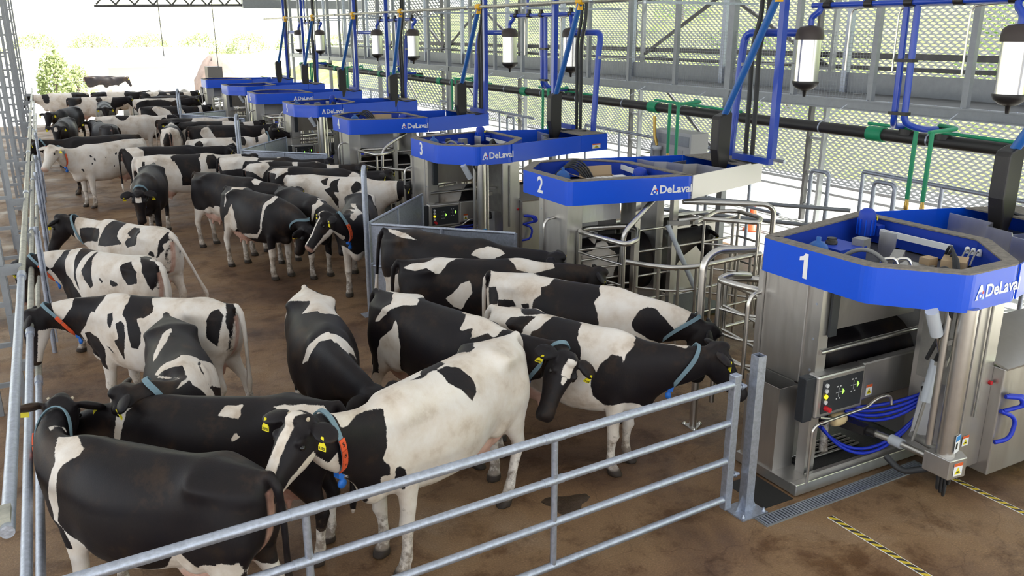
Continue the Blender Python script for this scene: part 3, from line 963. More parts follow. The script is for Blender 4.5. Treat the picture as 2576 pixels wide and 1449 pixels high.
# left side: pipe fence and slim ladder columns
LY = [10.3, 14.6, 18.9, 23.2, 27.5, 31.8, 36.1, 40.4]
for i, y in enumerate(LY):
    ladder_column('ladder_post', -0.80, y, 'X', 'slim galvanised ladder post behind the left pipe fence, %s to the camera' % ORD[i], 'ladder posts of the left fence', w=0.25, step=0.46, slim=True)
fence = empty('pipe_fence', (-0.48, 4.55, 0)); tag(fence, 'long galvanised three-rail pipe fence down the left side', 'fence')
for z, r in ((0.55, 0.034), (1.10, 0.034), (1.65, 0.036)):
    ya = 0.0 if z > 1.6 else -0.25
    k = 0
    while ya < 40:
        yb = min(40, ya + 5.4)
        MB().tube([(0, ya, z), (0.004 * (k % 2), yb, z)], r, 12).build('rail', 'galvanised' if k < 1 else 'rail_stain', fence)
        MB().tube([(0, yb - 0.09, z), (0, yb + 0.09, z)], r + 0.009, 12).build('sleeve', 'galvanised', fence)
        ya = yb; k += 1
for y in LY:
    for z in (0.55, 1.10, 1.65):
        MB().b2(-0.20, 0.0, y - 4.55 - 0.05, y - 4.55 + 0.05, z - 0.05, z + 0.05).build('clamp', 'galvanised_dull', fence)
MB().box((-0.03, 0.12, 1.66), (0.10, 0.16, 0.10)).build('end_clamp', 'rail_stain', fence)
for i, (y, zt) in enumerate(((12.2, 1.72), (17.0, 1.75), (19.4, 1.75), (24.0, 1.75))):
    o = MB().tube([(0, 0, 0), (0.02, 0, zt)], 0.03, 8).box((0.05, 0, 0.9), (0.02, 0.09, 1.5)).build('fence_stake', 'galvanised')
    o.location = (-0.36, y, 0)
    tag(o, 'short galvanised stake inside the left pipe fence, %s to the camera' % ORD[i], 'post', 'stakes of the left fence')

# foreground gate: four rails, two uprights, square end tube and hinge post
GA = Vector((-0.40, 4.600, 0)); GB = Vector((4.80, 4.920, 0))
gdir = (GB - GA).normalized(); glen = (GB - GA).length
gate = empty('field_gate', GA, math.atan2(gdir.y, gdir.x)); tag(gate, 'galvanised four-rail pipe gate across the foreground', 'gate')
GZ = (1.245, 0.885, 0.525, 0.145)
for z, r in zip(GZ, (0.036, 0.031, 0.031, 0.031)):
    MB().tube([(0, 0, z), (glen, 0, z)], r, 14).build('rail', 'galvanised', gate)
for xx in (1.47, 3.36):
    MB().tube([(xx, 0, 0.13), (xx, 0, 1.235)], 0.026, 12).build('upright', 'galvanised', gate)
    for z in GZ[:2]:
        MB().tube([(xx - 0.10, 0, z), (xx + 0.08, 0, z)], 0.039 if z > 1 else 0.034, 14).build('weld_sleeve', 'galvanised', gate)
MB().b2(glen - 0.035, glen + 0.045, -0.035, 0.035, 0.05, 1.33).build('end_tube', 'galvanised', gate, bevel=0.006)
for z in (0.36, 1.20):
    MB().tube([(glen + 0.04, 0, z), (glen + 0.13, -0.01, z)], 0.016, 8).lathe((glen + 0.09, 0, z), [(0.03, -0.015), (0.03, 0.015)], 6, axis='X').build('hinge_bolt', 'galvanised', gate)
post = empty('gate_post', (5.00, 4.87, 0)); tag(post, 'galvanised square gate post bolted to floor beside robot one', 'post')
pt = MB()
for a, b, c, d in ((-.045, .045, -.045, -.037), (-.045, .045, .037, .045), (-.045, -.037, -.037, .037), (.037, .045, -.037, .037)):
    pt.b2(a, b, c, d, 0.012, 1.485)
pt.build('shaft', 'galvanised', post)
MB().b2(-0.16, 0.14, -0.14, 0.12, 0, 0.014).build('base_plate', 'galvanised', post)
for s in (-1, 1):
    MB().add([(s * 0.045, -0.005, 0.014), (s * 0.12, -0.005, 0.014), (s * 0.045, -0.005, 0.16), (s * 0.045, 0.005, 0.014), (s * 0.12, 0.005, 0.014), (s * 0.045, 0.005, 0.16)],
             [(0, 1, 2), (5, 4, 3), (0, 3, 4, 1), (1, 4, 5, 2), (2, 5, 3, 0)]).build('gusset', 'galvanised', post)
for bx, by in ((-.13, -.11), (.11, -.11), (.11, .09), (-.13, .09)):
    MB().lathe((bx, by, 0.014), [(0.017, 0), (0.017, 0.014), (0.009, 0.016), (0.009, 0.04)], 8).build('anchor_bolt', 'galvanised', post)

# slot drain with a slatted grating in front of robot one
dr = empty('drain_grate', (4.98, 4.57, 0)); tag(dr, 'long slatted steel drain grate in the floor before robot one', 'drain grate')
dr.rotation_euler = (0, 0, math.atan2(0.02, 2.0))
MB().b2(0, 2.12, 0, 0.012, 0, 0.012).b2(0, 2.12, 0.138, 0.15, 0, 0.012).b2(-0.012, 0, 0, 0.15, 0, 0.012).b2(2.12, 2.132, 0, 0.15, 0, 0.012).build('frame', 'galvanised_dull', dr)
MB().b2(0, 2.12, 0.012, 0.138, 0.001, 0.003).build('channel', 'print_black', dr)
slat_me = MB().b2(0, 0.020, 0.012, 0.138, 0.003, 0.012).mesh('slat'); slat_me.materials.append(M['galvanised'])
for k in range(62):
    o = bpy.data.objects.new('slat', slat_me); COL.objects.link(o); o.parent = dr; o.location = (0.006 + k * 0.0342, 0, 0)
# flat black plate painting in the shade inside a sump pit beside drain
pit = MB().b2(5.16, 5.52, 4.80, 5.30, 0.0, 0.004).build('trim_2', 'print_black'); tag(pit, kind='structure')

# manure splat near the gate
rnd_ = random.Random(4)
mv = [(0, 0, 0.022)]; mf = []
for i in (1, 2, 3):
    for k in range(18):
        a = 2 * math.pi * k / 18; rr = i / 3 * (0.15 + 0.05 * math.sin(3 * a + 1) + 0.02 * rnd_.random())
        mv.append((rr * 1.25 * math.cos(a), rr * math.sin(a), (0.020, 0.013, 0.0)[i - 1] + (0.006 * rnd_.random() if i < 3 else 0)))
for k in range(18):
    mf.append((0, 1 + k, 1 + (k + 1) % 18))
    for i in range(2):
        a = 1 + i * 18; mf.append((a + k, a + 18 + k, a + 18 + (k + 1) % 18, a + (k + 1) % 18))
o = MB().add(mv, mf, True).build('manure_pat', 'manure'); o.location = (3.66, 5.72, 0.0); tag(o, 'dark wet manure pat on floor behind the pipe gate', 'manure')

# hazard tape: printed diagonal stripes
def make_hazard():
    m, nt, b = new_mat('hazard_tape')
    N = nt.nodes; L = nt.links
    tc = N.new('ShaderNodeTexCoord'); sp = N.new('ShaderNodeSeparateXYZ'); L.new(tc.outputs['Object'], sp.inputs[0])
    a = N.new('ShaderNodeMath'); a.operation = 'ADD'; L.new(sp.outputs['X'], a.inputs[0]); L.new(sp.outputs['Y'], a.inputs[1])
    d = N.new('ShaderNodeMath'); d.operation = 'MULTIPLY'; d.inputs[1].default_value = 11.0; L.new(a.outputs[0], d.inputs[0])
    f = N.new('ShaderNodeMath'); f.operation = 'FRACT'; L.new(d.outputs[0], f.inputs[0])
    g = N.new('ShaderNodeMath'); g.operation = 'GREATER_THAN'; g.inputs[1].default_value = 0.5; L.new(f.outputs[0], g.inputs[0])
    x = N.new('ShaderNodeMixRGB'); x.inputs[1].default_value = (0.68, 0.50, 0.04, 1); x.inputs[2].default_value = (0.05, 0.04, 0.035, 1)
    L.new(g.outputs[0], x.inputs[0]); L.new(x.outputs[0], b.inputs['Base Color'])
    b.inputs['Roughness'].default_value = 0.6
make_hazard()
for (x, ya, yb, lab) in ((5.58, 1.2, 4.43, 'yellow and black hazard tape starting below the drain grate end'), (7.14, 1.2, 4.36, 'yellow and black hazard tape running under the robot one arm')):
    t = MB().b2(-0.035, 0.035, ya, yb, 0.0, 0.002).build('hazard_tape', 'far_white'); t.location = (x, 0, 0)
    MB().b2(-0.027, 0.027, ya + 0.008, yb, 0.002, 0.0032).build('stripe_print', 'hazard_tape', t)
    tag(t, lab, 'floor tape', 'hazard tapes')

# walkway behind the robots
wk = empty('walkway', (11.0, 0, 0)); tag(wk, 'raised steel walkway with channel beam along the mesh wall', 'walkway')
MB().b2(0, 0.09, 3, 44, 2.93, 3.09).b2(-0.03, 0, 3, 44, 3.07, 3.09).b2(-0.03, 0.0, 3, 44, 2.93, 2.95).build('channel_beam', 'galvanised_dull', wk)
MB().b2(0.09, 1.3, 3, 44, 3.05, 3.09).build('deck', 'steel_dark', wk)
MB().b2(1.26, 1.28, 3, 44, 3.09, 3.42).build('kick_plate', 'galvanised_dull', wk)
for y in [4.3 + 0.39 * k for k in range(40)]:
    MB().lathe((-0.012, y, 3.088), [(0.016, 0), (0.016, 0.012)], 6).build('bolt', 'galvanised', wk)
for k in range(26):
    y = 4.3 + 1.555 * k
    main = k % 4 == 1
    mb = MB()
    if main: mb.b2(-0.02, 0.10, y - 0.07, y + 0.07, 0, 6.74)
    else: mb.b2(0.0, 0.08, y - 0.045, y + 0.045, 3.09, 6.74)
    mb.build('stanchion', 'galvanised_dull', wk)
    if k % 2 == 0:
        MB().b2(1.2, 1.3, y - 0.05, y + 0.05, 3.09, 6.74).build('back_stanchion', 'galvanised', wk)
for k in range(3, 9):
    y = 4.3 + 1.555 * k
    mb = MB()
    for j in range(26):
        yy = y + 0.05 + j * 0.057
        mb.box((0.05, yy, 3.60), (0.004, 0.004, 1.0))
    for j in range(18):
        mb.box((0.05, y + 0.78, 3.12 + j * 0.057), (0.004, 1.46, 0.004))
    tag(mb.build('wire_infill', 'galvanised_dull', wk), kind='stuff')

# big black header pipe with green tees, hung below the walkway
hp = empty('header_pipe', (10.1, 0, 2.735)); tag(hp, 'thick black header pipe with green collars below the walkway', 'pipe')
y = 3.0; k = 0
while y < 38:
    MB().tube([(0, y, 0), (0, min(38, y + 5), 0)], 0.085, 14).build('pipe_length', 'black_pipe', hp)
    MB().tube([(0, y + 4.9, 0), (0, y + 5.15, 0)], 0.105, 14).build('green_collar', 'green_pipe', hp)
    for q_ in (1.0, 2.7, 4.2):
        MB().tube([(0, y + q_, 0.09), (0.5, y + q_, 0.32)], 0.006, 5).tube([(0, y + q_ - 0.012, 0), (0, y + q_ + 0.012, 0)], 0.09, 14).build('hanger', 'galvanised', hp)
    y += 5; k += 1
for i, y in enumerate((6.2, 11.0, 15.3, 20.0, 24.5, 29.0, 33.5)):
    g = empty('green_water_pipe', (10.0, y, 0.12)); tag(g, 'thin green water pipe with drops by the header pipe, %s to the camera' % ORD[i], 'pipe', 'green water pipes')
    MB().tube([(0.1, 0.9, 2.62), (0.1, 0.9, 2.82), (-0.1, 0.5, 2.82), (-0.62, 0.5, 2.80)], 0.028, 8, 0.06).build('branch', 'green_pipe', g)
    MB().tube([(0.0, -0.4, 2.72), (0.0, 1.9, 2.76)], 0.022, 8).build('line', 'green_pipe', g)
    for d in (0.0, 0.22):
        MB().tube([(-0.60, 0.48 + d, 2.80), (-0.60, 0.48 + d, 1.95)], 0.028, 8).build('drop', 'green_pipe', g)
        MB().lathe((-0.60, 0.48 + d, 1.80), [(0.018, 0), (0.03, 0.03), (0.03, 0.09), (0.018, 0.15)], 8).build('valve', 'brass', g)

# exit race behind the robots
ex = empty('exit_race', (11.5, 0, 0)); tag(ex, 'galvanised exit race rails with arched pipes behind the robots', 'fence')
for (ya, yb) in ((5.0, 9.3), (11.0, 17.5), (20.0, 26.3), (29.0, 36.0)):
    MB().tube([(0, ya, 1.86), (0, yb, 1.92)], 0.036, 10).build('top_rail', 'galvanised', ex)
    MB().tube([(0, ya, 0.9), (0, yb, 0.9)], 0.03, 10).build('lower_rail', 'galvanised', ex)
    yy = yb
    while yy > ya:
        MB().tube([(0, yy, 0), (0, yy, 1.9)], 0.033, 10).build('stanchion', 'galvanised', ex); yy -= 1.42
for y in (8.72, 10.0, 12.6, 14.4, 18.2, 21.0, 24.5, 29.0):
    MB().tube([(-0.2, y - 0.19, 0), (-0.2, y - 0.19, 1.55), (-0.2, y - 0.19, 1.84), (-0.2, y, 1.84), (-0.2, y + 0.19, 1.84), (-0.2, y + 0.19, 1.55), (-0.2, y + 0.19, 0)], 0.036, 10, 0.17).build('arch', 'galvanised', ex)
for (ya, yb, z) in ((9.3, 11.6, 1.30), (9.6, 12.5, 0.95)):
    MB().tube([(-0.2, ya, z), (-1.9, yb, z)], 0.035, 10).build('cross_rail', 'galvanised_dull', ex)

# wall cabinet with a clear filter bowl
cb = empty('wall_cabinet', (10.15, 12.3, 0)); tag(cb, 'grey wall cabinet behind robot two with clear filter bowl', 'cabinet')
MB().b2(-0.2, 0.2, -0.55, 0.55, 1.2, 2.36).build('body', 'grey_cabinet', cb, bevel=0.01)
MB().b2(-0.206, -0.2, -0.5, 0.5, 2.12, 2.30).build('vent_plate', 'galvanised_dull', cb)
MB().b2(-0.21, -0.2, -0.35, 0.15, 1.3, 2.05).build('door_panel', 'far_grey', cb)
MB().lathe((-0.30, 0.28, 1.80), [(0.03, 0), (0.07, 0.04), (0.07, 0.20), (0.09, 0.20), (0.09, 0.27), (0.02, 0.28)], 14).build('filter_bowl', 'clear_plastic', cb)
MB().tube([(-0.3, 0.28, 2.08), (-0.3, 0.36, 2.25), (-0.28, 0.42, 2.6)], 0.03, 8).build('supply_pipe', 'brass', cb)
cone = MB().lathe((0, 0, 0), [(0.19, 0), (0.19, 0.03), (0.14, 0.03), (0.03, 0.62), (0.02, 0.63)], 18).build('traffic_cone', 'cone_orange'); cone.location = (13.0, 13.2, 0.0)
tag(cone, 'small orange cone standing behind the exit rails', 'cone')

# ---------------------------------------------------------------- far outside: hedges, sheds, heap
def bush(name, loc, r, n, seed, label, grp, leaf='leaf'):
    rnd = random.Random(seed)
    t = empty(name, loc); tag(t, label, 'bush', grp)
    vs = []; fs = []
    for _ in range(n * 4):
        th = rnd.uniform(0, 6.28); ph = math.acos(rnd.uniform(-0.2, 1)); rr = rnd.uniform(0.72, 1.05)
        c = Vector((math.sin(ph) * math.cos(th) * r[0] * rr, math.sin(ph) * math.sin(th) * r[1] * rr, max(0.02, math.cos(ph) * r[2] * rr)))
        s = rnd.uniform(0.05, 0.10) * max(r) * 0.5
        u = Vector((rnd.gauss(0, 1), rnd.gauss(0, 1), rnd.gauss(0, 1))).normalized(); w = u.orthogonal().normalized()
        b = len(vs); vs += [c + u * s, c + w * s * 0.6, c - u * s, c - w * s * 0.6]; fs.append((b, b + 1, b + 2, b + 3))
    tag(MB().add(vs, fs).build('foliage', leaf, t), kind='stuff')
    MB().tube([(0, 0, -0.3), (0, 0, r[2] * 0.6)], [0.12, 0.05], 6).build('stem', 'heap_brown', t)
    return t
for i, (x, y, r) in enumerate(((0.7, 62, (1.1, 1.1, 3.2)), (2.0, 64, (1.0, 1.0, 2.2)))):
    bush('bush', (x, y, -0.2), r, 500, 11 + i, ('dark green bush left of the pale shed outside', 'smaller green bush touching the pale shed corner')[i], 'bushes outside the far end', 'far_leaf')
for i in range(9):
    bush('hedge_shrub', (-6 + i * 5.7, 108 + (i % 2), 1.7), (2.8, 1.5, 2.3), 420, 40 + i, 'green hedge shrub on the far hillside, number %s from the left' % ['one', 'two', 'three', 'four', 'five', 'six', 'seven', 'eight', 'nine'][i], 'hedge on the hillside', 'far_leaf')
for i, (x, y, z) in enumerate(((24, 10, 1.0), (27, 17, 2.0), (25, 24, 1.3), (30, 32, 3.0), (27, 5, 2.0), (33, 20, 4.0), (36, 44, 5.0))):
    bush('bank_shrub', (x, y, z), (1.8, 1.8, 1.6), 400, 60 + i, 'green shrub on the bank beyond the mesh wall, %s' % ('right of the header pipe end', 'behind the second ladder column', 'behind the blue twin drops', 'high up behind robot four', 'outermost right', 'on the slope crest', 'farthest away')[i], 'shrubs on the bank')
sh = empty('farm_shed', (7.6, 85, 0)); tag(sh, 'long pale farm shed outside the far end of the barn', 'building')
MB().b2(-5.2, 6, -2, 6, -0.2, 2.5).build('wall', 'far_white', sh)
MB().b2(-5.5, 6.3, -2.3, 6.3, 2.5, 2.7).build('roof', 'far_white', sh)
MB().b2(-5.22, -4.6, -2.05, -1.9, -0.2, 2.4).build('door', 'far_beige', sh)
st = empty('feed_store', (6.65, 64, 0)); tag(st, 'low beige concrete feed store behind the far cows', 'building')
MB().b2(-2.65, 2.65, -0.1, 0.1, -0.2, 1.82).b2(-2.65, -2.5, 0.1, 5, -0.2, 1.82).b2(2.5, 2.65, 0.1, 5, -0.2, 1.82).build('wall', 'far_beige', st)
MB().b2(-2.75, 2.75, -0.2, 0.2, 1.82, 1.92).build('coping', 'far_white', st)
hv = [(0, 0, 3.4)]; hf = []
for i in range(1, 6):
    for k in range(16):
        a = 2 * math.pi * k / 16; rr = i / 5
        hv.append((3.6 * rr * math.cos(a), 3.0 * rr * math.sin(a), 3.4 * (1 - rr ** 1.6) + 0.25 * math.sin(k * 2.3 + i)))
for k in range(16):
    hf.append((0, 1 + k, 1 + (k + 1) % 16))
for i in range(4):
    for k in range(16):
        a = 1 + i * 16
        hf.append((a + k, a + 16 + k, a + 16 + (k + 1) % 16, a + (k + 1) % 16))
o = MB().add(hv, hf, True).build('earth_heap', 'heap_brown'); o.location = (11.9, 70, -0.6); o.scale = (0.62, 0.62, 0.92); tag(o, 'brown heap of earth outside beyond the farthest robots', 'heap')
for i, x in enumerate((4.0, 5.3, 6.5)):
    h = empty('calf_hutch', (x, 48.5, -0.13)); tag(h, 'white rounded calf hutch outside, %s from the left' % ('first', 'second', 'third')[i], 'hutch', 'calf hutches')
    vs = []; fs = []
    for j in range(2):
        for k in range(11):
            a = math.pi * k / 10
            vs.append((0.6 * math.cos(a), j * 1.6, 1.35 * math.sin(a)))
    for k in range(10): fs.append((k, k + 1, 12 + k, 11 + k))
    fs.append(tuple(range(11, 22)))
    MB().add(vs, fs, True).build('shell', 'far_white', h)
    MB().tube([(0.6 * math.cos(math.pi * k / 10), 0, 1.35 * math.sin(math.pi * k / 10)) for k in range(11)], 0.03, 6).build('rim', 'far_grey', h)
lo = empty('loader', (9.75, 58, -0.1)); tag(lo, 'dark loader machine parked beside the earth heap', 'vehicle')
MB().b2(-0.7, 0.7, -0.9, 0.9, 0.5, 1.2).build('body', 'steel_dark', lo)
MB().b2(-0.5, 0.4, -0.5, 0.6, 1.2, 2.1).build('cab', 'black_plastic', lo)
for sx in (-0.75, 0.75):
    for yy in (-0.6, 0.6):
        MB().lathe((sx, yy, 0.42), [(0.42, -0.12), (0.42, 0.12)], 14, axis='X').build('wheel', 'black_rubber', lo)

# ---------------------------------------------------------------- milking robots
RX0 = 5.76
RY = [5.10, 9.75, 14.00, 18.82, 23.50, 28.15, 32.65, 37.15]
HOOD = [(0, 0.60), (0, -0.60), (0.50, -1.17), (1.18, -1.15), (1.76, -0.50), (1.76, 0.97)]

def round_poly(poly, r, seg=4):
    out = []
    n = len(poly)
    for i in range(n):
        p = Vector(poly[i]); a = Vector(poly[i - 1]) - p; b = Vector(poly[(i + 1) % n]) - p
        d = min(r, a.length * 0.3, b.length * 0.3)
        p0 = p + a.normalized() * d; p1 = p + b.normalized() * d
        for k in range(seg + 1):
            t = k / seg
            q = p0 * (1 - t) ** 2 + p * 2 * t * (1 - t) + p1 * t * t
            out.append((q.x, q.y))
    return out

def inset(poly, d):
    out = []; n = len(poly)
    for i in range(n):
        p = Vector(poly[i]); a = (p - Vector(poly[i - 1])).normalized(); b = (Vector(poly[(i + 1) % n]) - p).normalized()
        na = Vector((-a.y, a.x)); nb = Vector((-b.y, b.x)); m = na + nb; m = m / max(0.3, m.dot(na))
        out.append(tuple(p + m * d))
    return out

NUM_ME = {}
LOGO_ME = text_mesh('DeLaval', 0.150, 0.003, 'LEFT', 0.0035)
def sticker(parent, pos, xd, yd, w=0.095, h=0.11, name='warning_sticker'):
    x = Vector(xd).normalized(); y = Vector(yd).normalized(); z = x.cross(y); p = Vector(pos)
    def pl(a, b, c, d, e0, e1):
        mb = MB(); q = []
        for e in (e0, e1):
            for (u, v) in ((a, c), (b, c), (b, d), (a, d)):
                q.append(p + x * u + y * v + z * e)
        return mb.add(q, [(3, 2, 1, 0), (4, 5, 6, 7), (0, 1, 5, 4), (1, 2, 6, 5), (2, 3, 7, 6), (3, 0, 4, 7)])
    s = pl(-w / 2, w / 2, -h / 2, h / 2, 0, 0.002).build(name, 'print_white', parent)
    pl(-w / 2, w / 2, h * 0.25, h / 2, 0.002, 0.003).build('heading_strip', 'sticker_orange', s)
    tri = MB(); t = [(-w * 0.36, -h * 0.36), (w * 0.36, -h * 0.36), (0, h * 0.18)]
    tri.add([p + x * u + y * v + z * 0.002 for u, v in t] + [p + x * u + y * v + z * 0.0034 for u, v in t], [(2, 1, 0), (3, 4, 5), (0, 1, 4, 3), (1, 2, 5, 4), (2, 0, 3, 5)]).build('warning_triangle', 'tag_yellow', s)
    pl(-w * 0.16, w * 0.14, -h * 0.26, -h * 0.14, 0.003, 0.0042).build('pictogram', 'print_black', s)
    return s

def arc(p0, p1, sag, n=10, side=(0, 0, -1)):
    p0 = Vector(p0); p1 = Vector(p1); s = Vector(side)
    return [p0.lerp(p1, i / n) + s * (sag * 4 * (i / n) * (1 - i / n)) for i in range(n + 1)]

def robot(k, y0):
    odd = k % 2 == 1
    sy = 1 if odd else -1
    near = k <= 3
    nn = 12 if near else 8
    root = empty('milking_robot', (RX0, y0, 0))
    words = ['one', 'two', 'three', 'four', 'five', 'six', 'seven', 'eight'][k - 1]
    lab = {1: 'stainless milking robot with blue hood numbered one, nearest the camera',
           2: 'milking robot with blue hood numbered two and silver side panel',
           3: 'milking robot with blue hood numbered three and lit control panel',
           4: 'milking robot with blue hood numbered four behind pipe gates',
           5: 'milking robot with blue hood numbered five beside grey barrier sheet',
           6: 'milking robot with blue hood numbered six, far down the row',
           7: 'milking robot with partly hidden blue hood, second farthest in row',
           8: 'farthest milking robot, blue hood at the end of the row'}[k]
    tag(root, lab, 'milking robot', 'row of milking robots')
    def P(mb, name, mat, parent=root, bevel=0.0):
        if sy < 0:
            mb.v = [(v[0], -v[1], v[2]) for v in mb.v]
            mb.f = [tuple(reversed(f)) for f in mb.f]
        return mb.build(name, mat, parent, bevel)
    # --- hood ring
    outer = round_poly(HOOD, 0.07)
    hood = P(MB().wall(outer, 1.93, 2.245, 0.02, True), 'hood', 'blue_paint')
    hood.data.polygons.foreach_set('use_smooth', [False] * len(hood.data.polygons))
    P(MB().wall(outer, 2.245, 2.258, 0.125, True), 'rim', 'hood_rim', hood)
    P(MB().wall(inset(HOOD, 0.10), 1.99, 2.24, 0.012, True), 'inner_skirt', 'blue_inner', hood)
    P(MB().prism(inset(HOOD, 0.03), 1.955, 1.975), 'hood_floor', 'steel_dark', hood)
    if k <= 6:
        if k == 1 and 1 not in NUM_ME:
            q1 = [(0.035, -0.115), (0.035, 0.115), (-0.003, 0.115), (-0.020, 0.088), (-0.062, 0.075), (-0.062, 0.040), (-0.012, 0.052), (-0.012, -0.115)]
            mb1 = MB(); mb1.add([(x, z, 0) for x, z in q1] + [(x, z, 0.003) for x, z in q1], [(7, 6, 5, 4, 3, 2, 1, 0), tuple(range(8, 16))] + [(i, (i + 1) % 8, 8 + (i + 1) % 8, 8 + i) for i in range(8)])
            NUM_ME[1] = mb1.mesh('lettering')
        if k not in NUM_ME: NUM_ME[k] = text_mesh(str(k), 0.31, 0.003, 'CENTER', 0.006)
        n_ = place_text(NUM_ME[k], 'number', 'print_white', hood, (-0.003, 0.06 if odd else 0.10, 2.095), (0, -1, 0), (0, 0, 1))
        tag(n_, 'white numeral %d' % k)
        # logo
        if odd: a = Vector((0.50, -1.17, 0)); b = Vector((1.18, -1.15, 0)); s0 = 0.10
        else: a = Vector((0, -0.60, 0)); b = Vector((1.76, -0.97, 0)); s0 = 1.17
        u = (b - a).normalized(); nrm = Vector((u.y, -u.x, 0)); up = Vector((0, 0, 1))
        o0 = a + u * s0 + nrm * 0.003 + up * 2.07
        place_text(LOGO_ME, 'logo_lettering', 'print_white', hood, o0 + u * 0.13 + up * 0.008, u, up)
        def flat(pts, d0, d1, name, mat):
            q = [o0 + u * x + up * z + nrm * d0 for x, z in pts] + [o0 + u * x + up * z + nrm * d1 for x, z in pts]
            n = len(pts)
            MB().add(q, [tuple(range(n - 1, -1, -1)), tuple(range(n, 2 * n))] + [(i, (i + 1) % n, n + (i + 1) % n, n + i) for i in range(n)]).build(name, mat, hood)
        flat([(0, -0.05), (0.115, -0.05), (0.072, 0.075), (0.046, 0.075)], 0, 0.0015, 'logo_mark', 'print_white')
        flat([(0.060 + 0.034 * math.cos(t * math.pi / 8), -0.018 + 0.034 * math.sin(t * math.pi / 8)) for t in range(16)], 0.0015, 0.003, 'logo_disc', 'blue_paint')
        flat([(0.060 + 0.014 * math.cos(t * math.pi / 6), -0.018 + 0.014 * math.sin(t * math.pi / 6)) for t in range(12)], 0.003, 0.0042, 'logo_dot', 'print_white')
        flat([(0.078, -0.002), (0.105, -0.002), (0.098, 0.025), (0.084, 0.02)], 0.003, 0.0042, 'logo_flash', 'print_red')
        flat([(0.078, -0.05), (0.105, -0.05), (0.092, -0.036)], 0.003, 0.0042, 'logo_foot', 'print_cyan')
    # --- service trough behind the hood
    P(MB().wall([(1.19, -1.15), (2.90, -0.67)], 1.94, 2.245, 0.015), 'trough_side', 'blue_paint')
    P(MB().wall([(2.91, -0.667), (3.56, -0.58), (3.56, 0.40)], 1.94, 2.245, 0.015), 'trough_end', 'blue_paint')
    P(MB().wall([(3.56, 0.40), (1.76, 0.96)], 1.93, 2.245, 0.015), 'trough_side', 'silver_panel' if k == 2 else 'blue_paint')
    P(MB().prism([(1.3, -1.05), (2.9, -0.62), (3.53, -0.55), (3.53, 0.38), (1.78, 0.92), (1.74, -0.5)], 1.96, 1.975), 'trough_floor', 'stainless_dull')
    P(MB().prism([(2.93, -0.64), (3.54, -0.56), (3.54, 0.38), (2.95, 0.56)], 2.235, 2.252), 'trough_lid', 'hood_rim')
    if near:
        P(MB().wall([(2.15, -0.82), (2.2, -0.45), (2.35, -0.35), (2.42, -0.05), (2.62, 0.02), (2.68, 0.55)], 1.98, 2.22, 0.01), 'divider', 'stainless')
        P(MB().wall([(2.35, -0.35), (2.8, -0.45)], 1.98, 2.20, 0.01), 'divider', 'stainless')
        if k == 3 or k == 1:
            sticker(root, (3.28 if k == 3 else 3.3, (-0.625 if odd else -0.5), 2.03), (0.65, 0.087, 0), (0, 0, 1), 0.2, 0.09)
    # --- hood contents
    if k <= 5:
        def motor(x, y, z, h=0.20, r=0.085):
            m_ = P(MB().lathe((x, y, z), [(r * 0.95, 0), (r, 0.01), (r, h), (r * 0.97, h + 0.012), (r * 0.9, h + 0.045), (r * 0.55, h + 0.07), (0.012, h + 0.078)], 18), 'pump_motor', 'blue_inner')
            for a in range(10):
                t = a * math.pi / 5
                P(MB().box((x + (r + 0.004) * math.cos(t), y + (r + 0.004) * math.sin(t), z + h * 0.45), (0.012, 0.012, h * 0.8), t), 'cooling_fin', 'blue_paint', m_)
            P(MB().box((x + r * 0.8, y - r * 0.8, z + h * 0.9), (0.07, 0.012, 0.03), 0.75), 'rating_plate', 'tag_yellow', m_)
            P(MB().box((x + 0.11, y - 0.05, z + h * 0.25), (0.10, 0.10, 0.11)), 'terminal_box', 'blue_inner', m_)
        def vessel(x, y, z):
            m_ = P(MB().lathe((x, y, z), [(0.02, -0.1), (0.08, -0.07), (0.105, 0.0), (0.085, 0.06), (0.05, 0.09), (0.022, 0.10), (0.022, 0.135), (0.0, 0.14)], 18), 'pressure_vessel', 'blue_arm')
        if odd:
            motor(1.45, 0.62, 2.10)
            vessel(0.30, 0.20, 2.16)
            P(MB().box((0.70, 0.30, 2.07), (0.36, 0.34, 0.17)), 'oil_tank', 'blue_inner')
            P(MB().box((0.88, 0.20, 2.17), (0.13, 0.12, 0.10), 0.2).box((0.86, 0.20, 2.05), (0.05, 0.05, 0.16)), 'valve_block', 'stainless_dull')
            P(MB().lathe((0.66, 0.36, 2.155), [(0.055, 0), (0.055, 0.03), (0.045, 0.03), (0.045, 0.06)], 14), 'filler_cap', 'black_plastic')
            P(MB().box((0.95, -0.15, 2.08), (0.42, 0.10, 0.10), 0.55), 'beam', 'stainless_dull')
            P(MB().box((1.15, 0.12, 2.13), (0.02, 0.16, 0.26), 0.25), 'bracket_plate', 'stainless')
            P(MB().box((1.52, 0.10, 2.15), (0.02, 0.80, 0.06), 0.0), 'cable_tray', 'white')
            P(MB().box((0.45, 0.62, 2.12), (0.16, 0.03, 0.26)), 'bracket_plate', 'stainless_dull')
            P(MB().box((0.95, 0.80, 2.17), (0.60, 0.02, 0.07), 0.18), 'cable_tray', 'white')
            P(MB().box((1.10, -0.62, 2.10), (0.24, 0.20, 0.16), 0.5).box((0.98, -0.45, 2.10), (0.12, 0.10, 0.14)), 'junction_box', 'cardboard')
            P(MB().box((0.80, -0.45, 2.06), (0.30, 0.26, 0.10), 0.3), 'valve_bank', 'stainless_dull')
            P(MB().tube([(0.55, -0.30, 2.02), (0.55, -0.30, 2.17), (0.62, -0.38, 2.19), (0.64, -0.42, 2.08)], 0.018, 8, 0.04), 'elbow', 'polished')
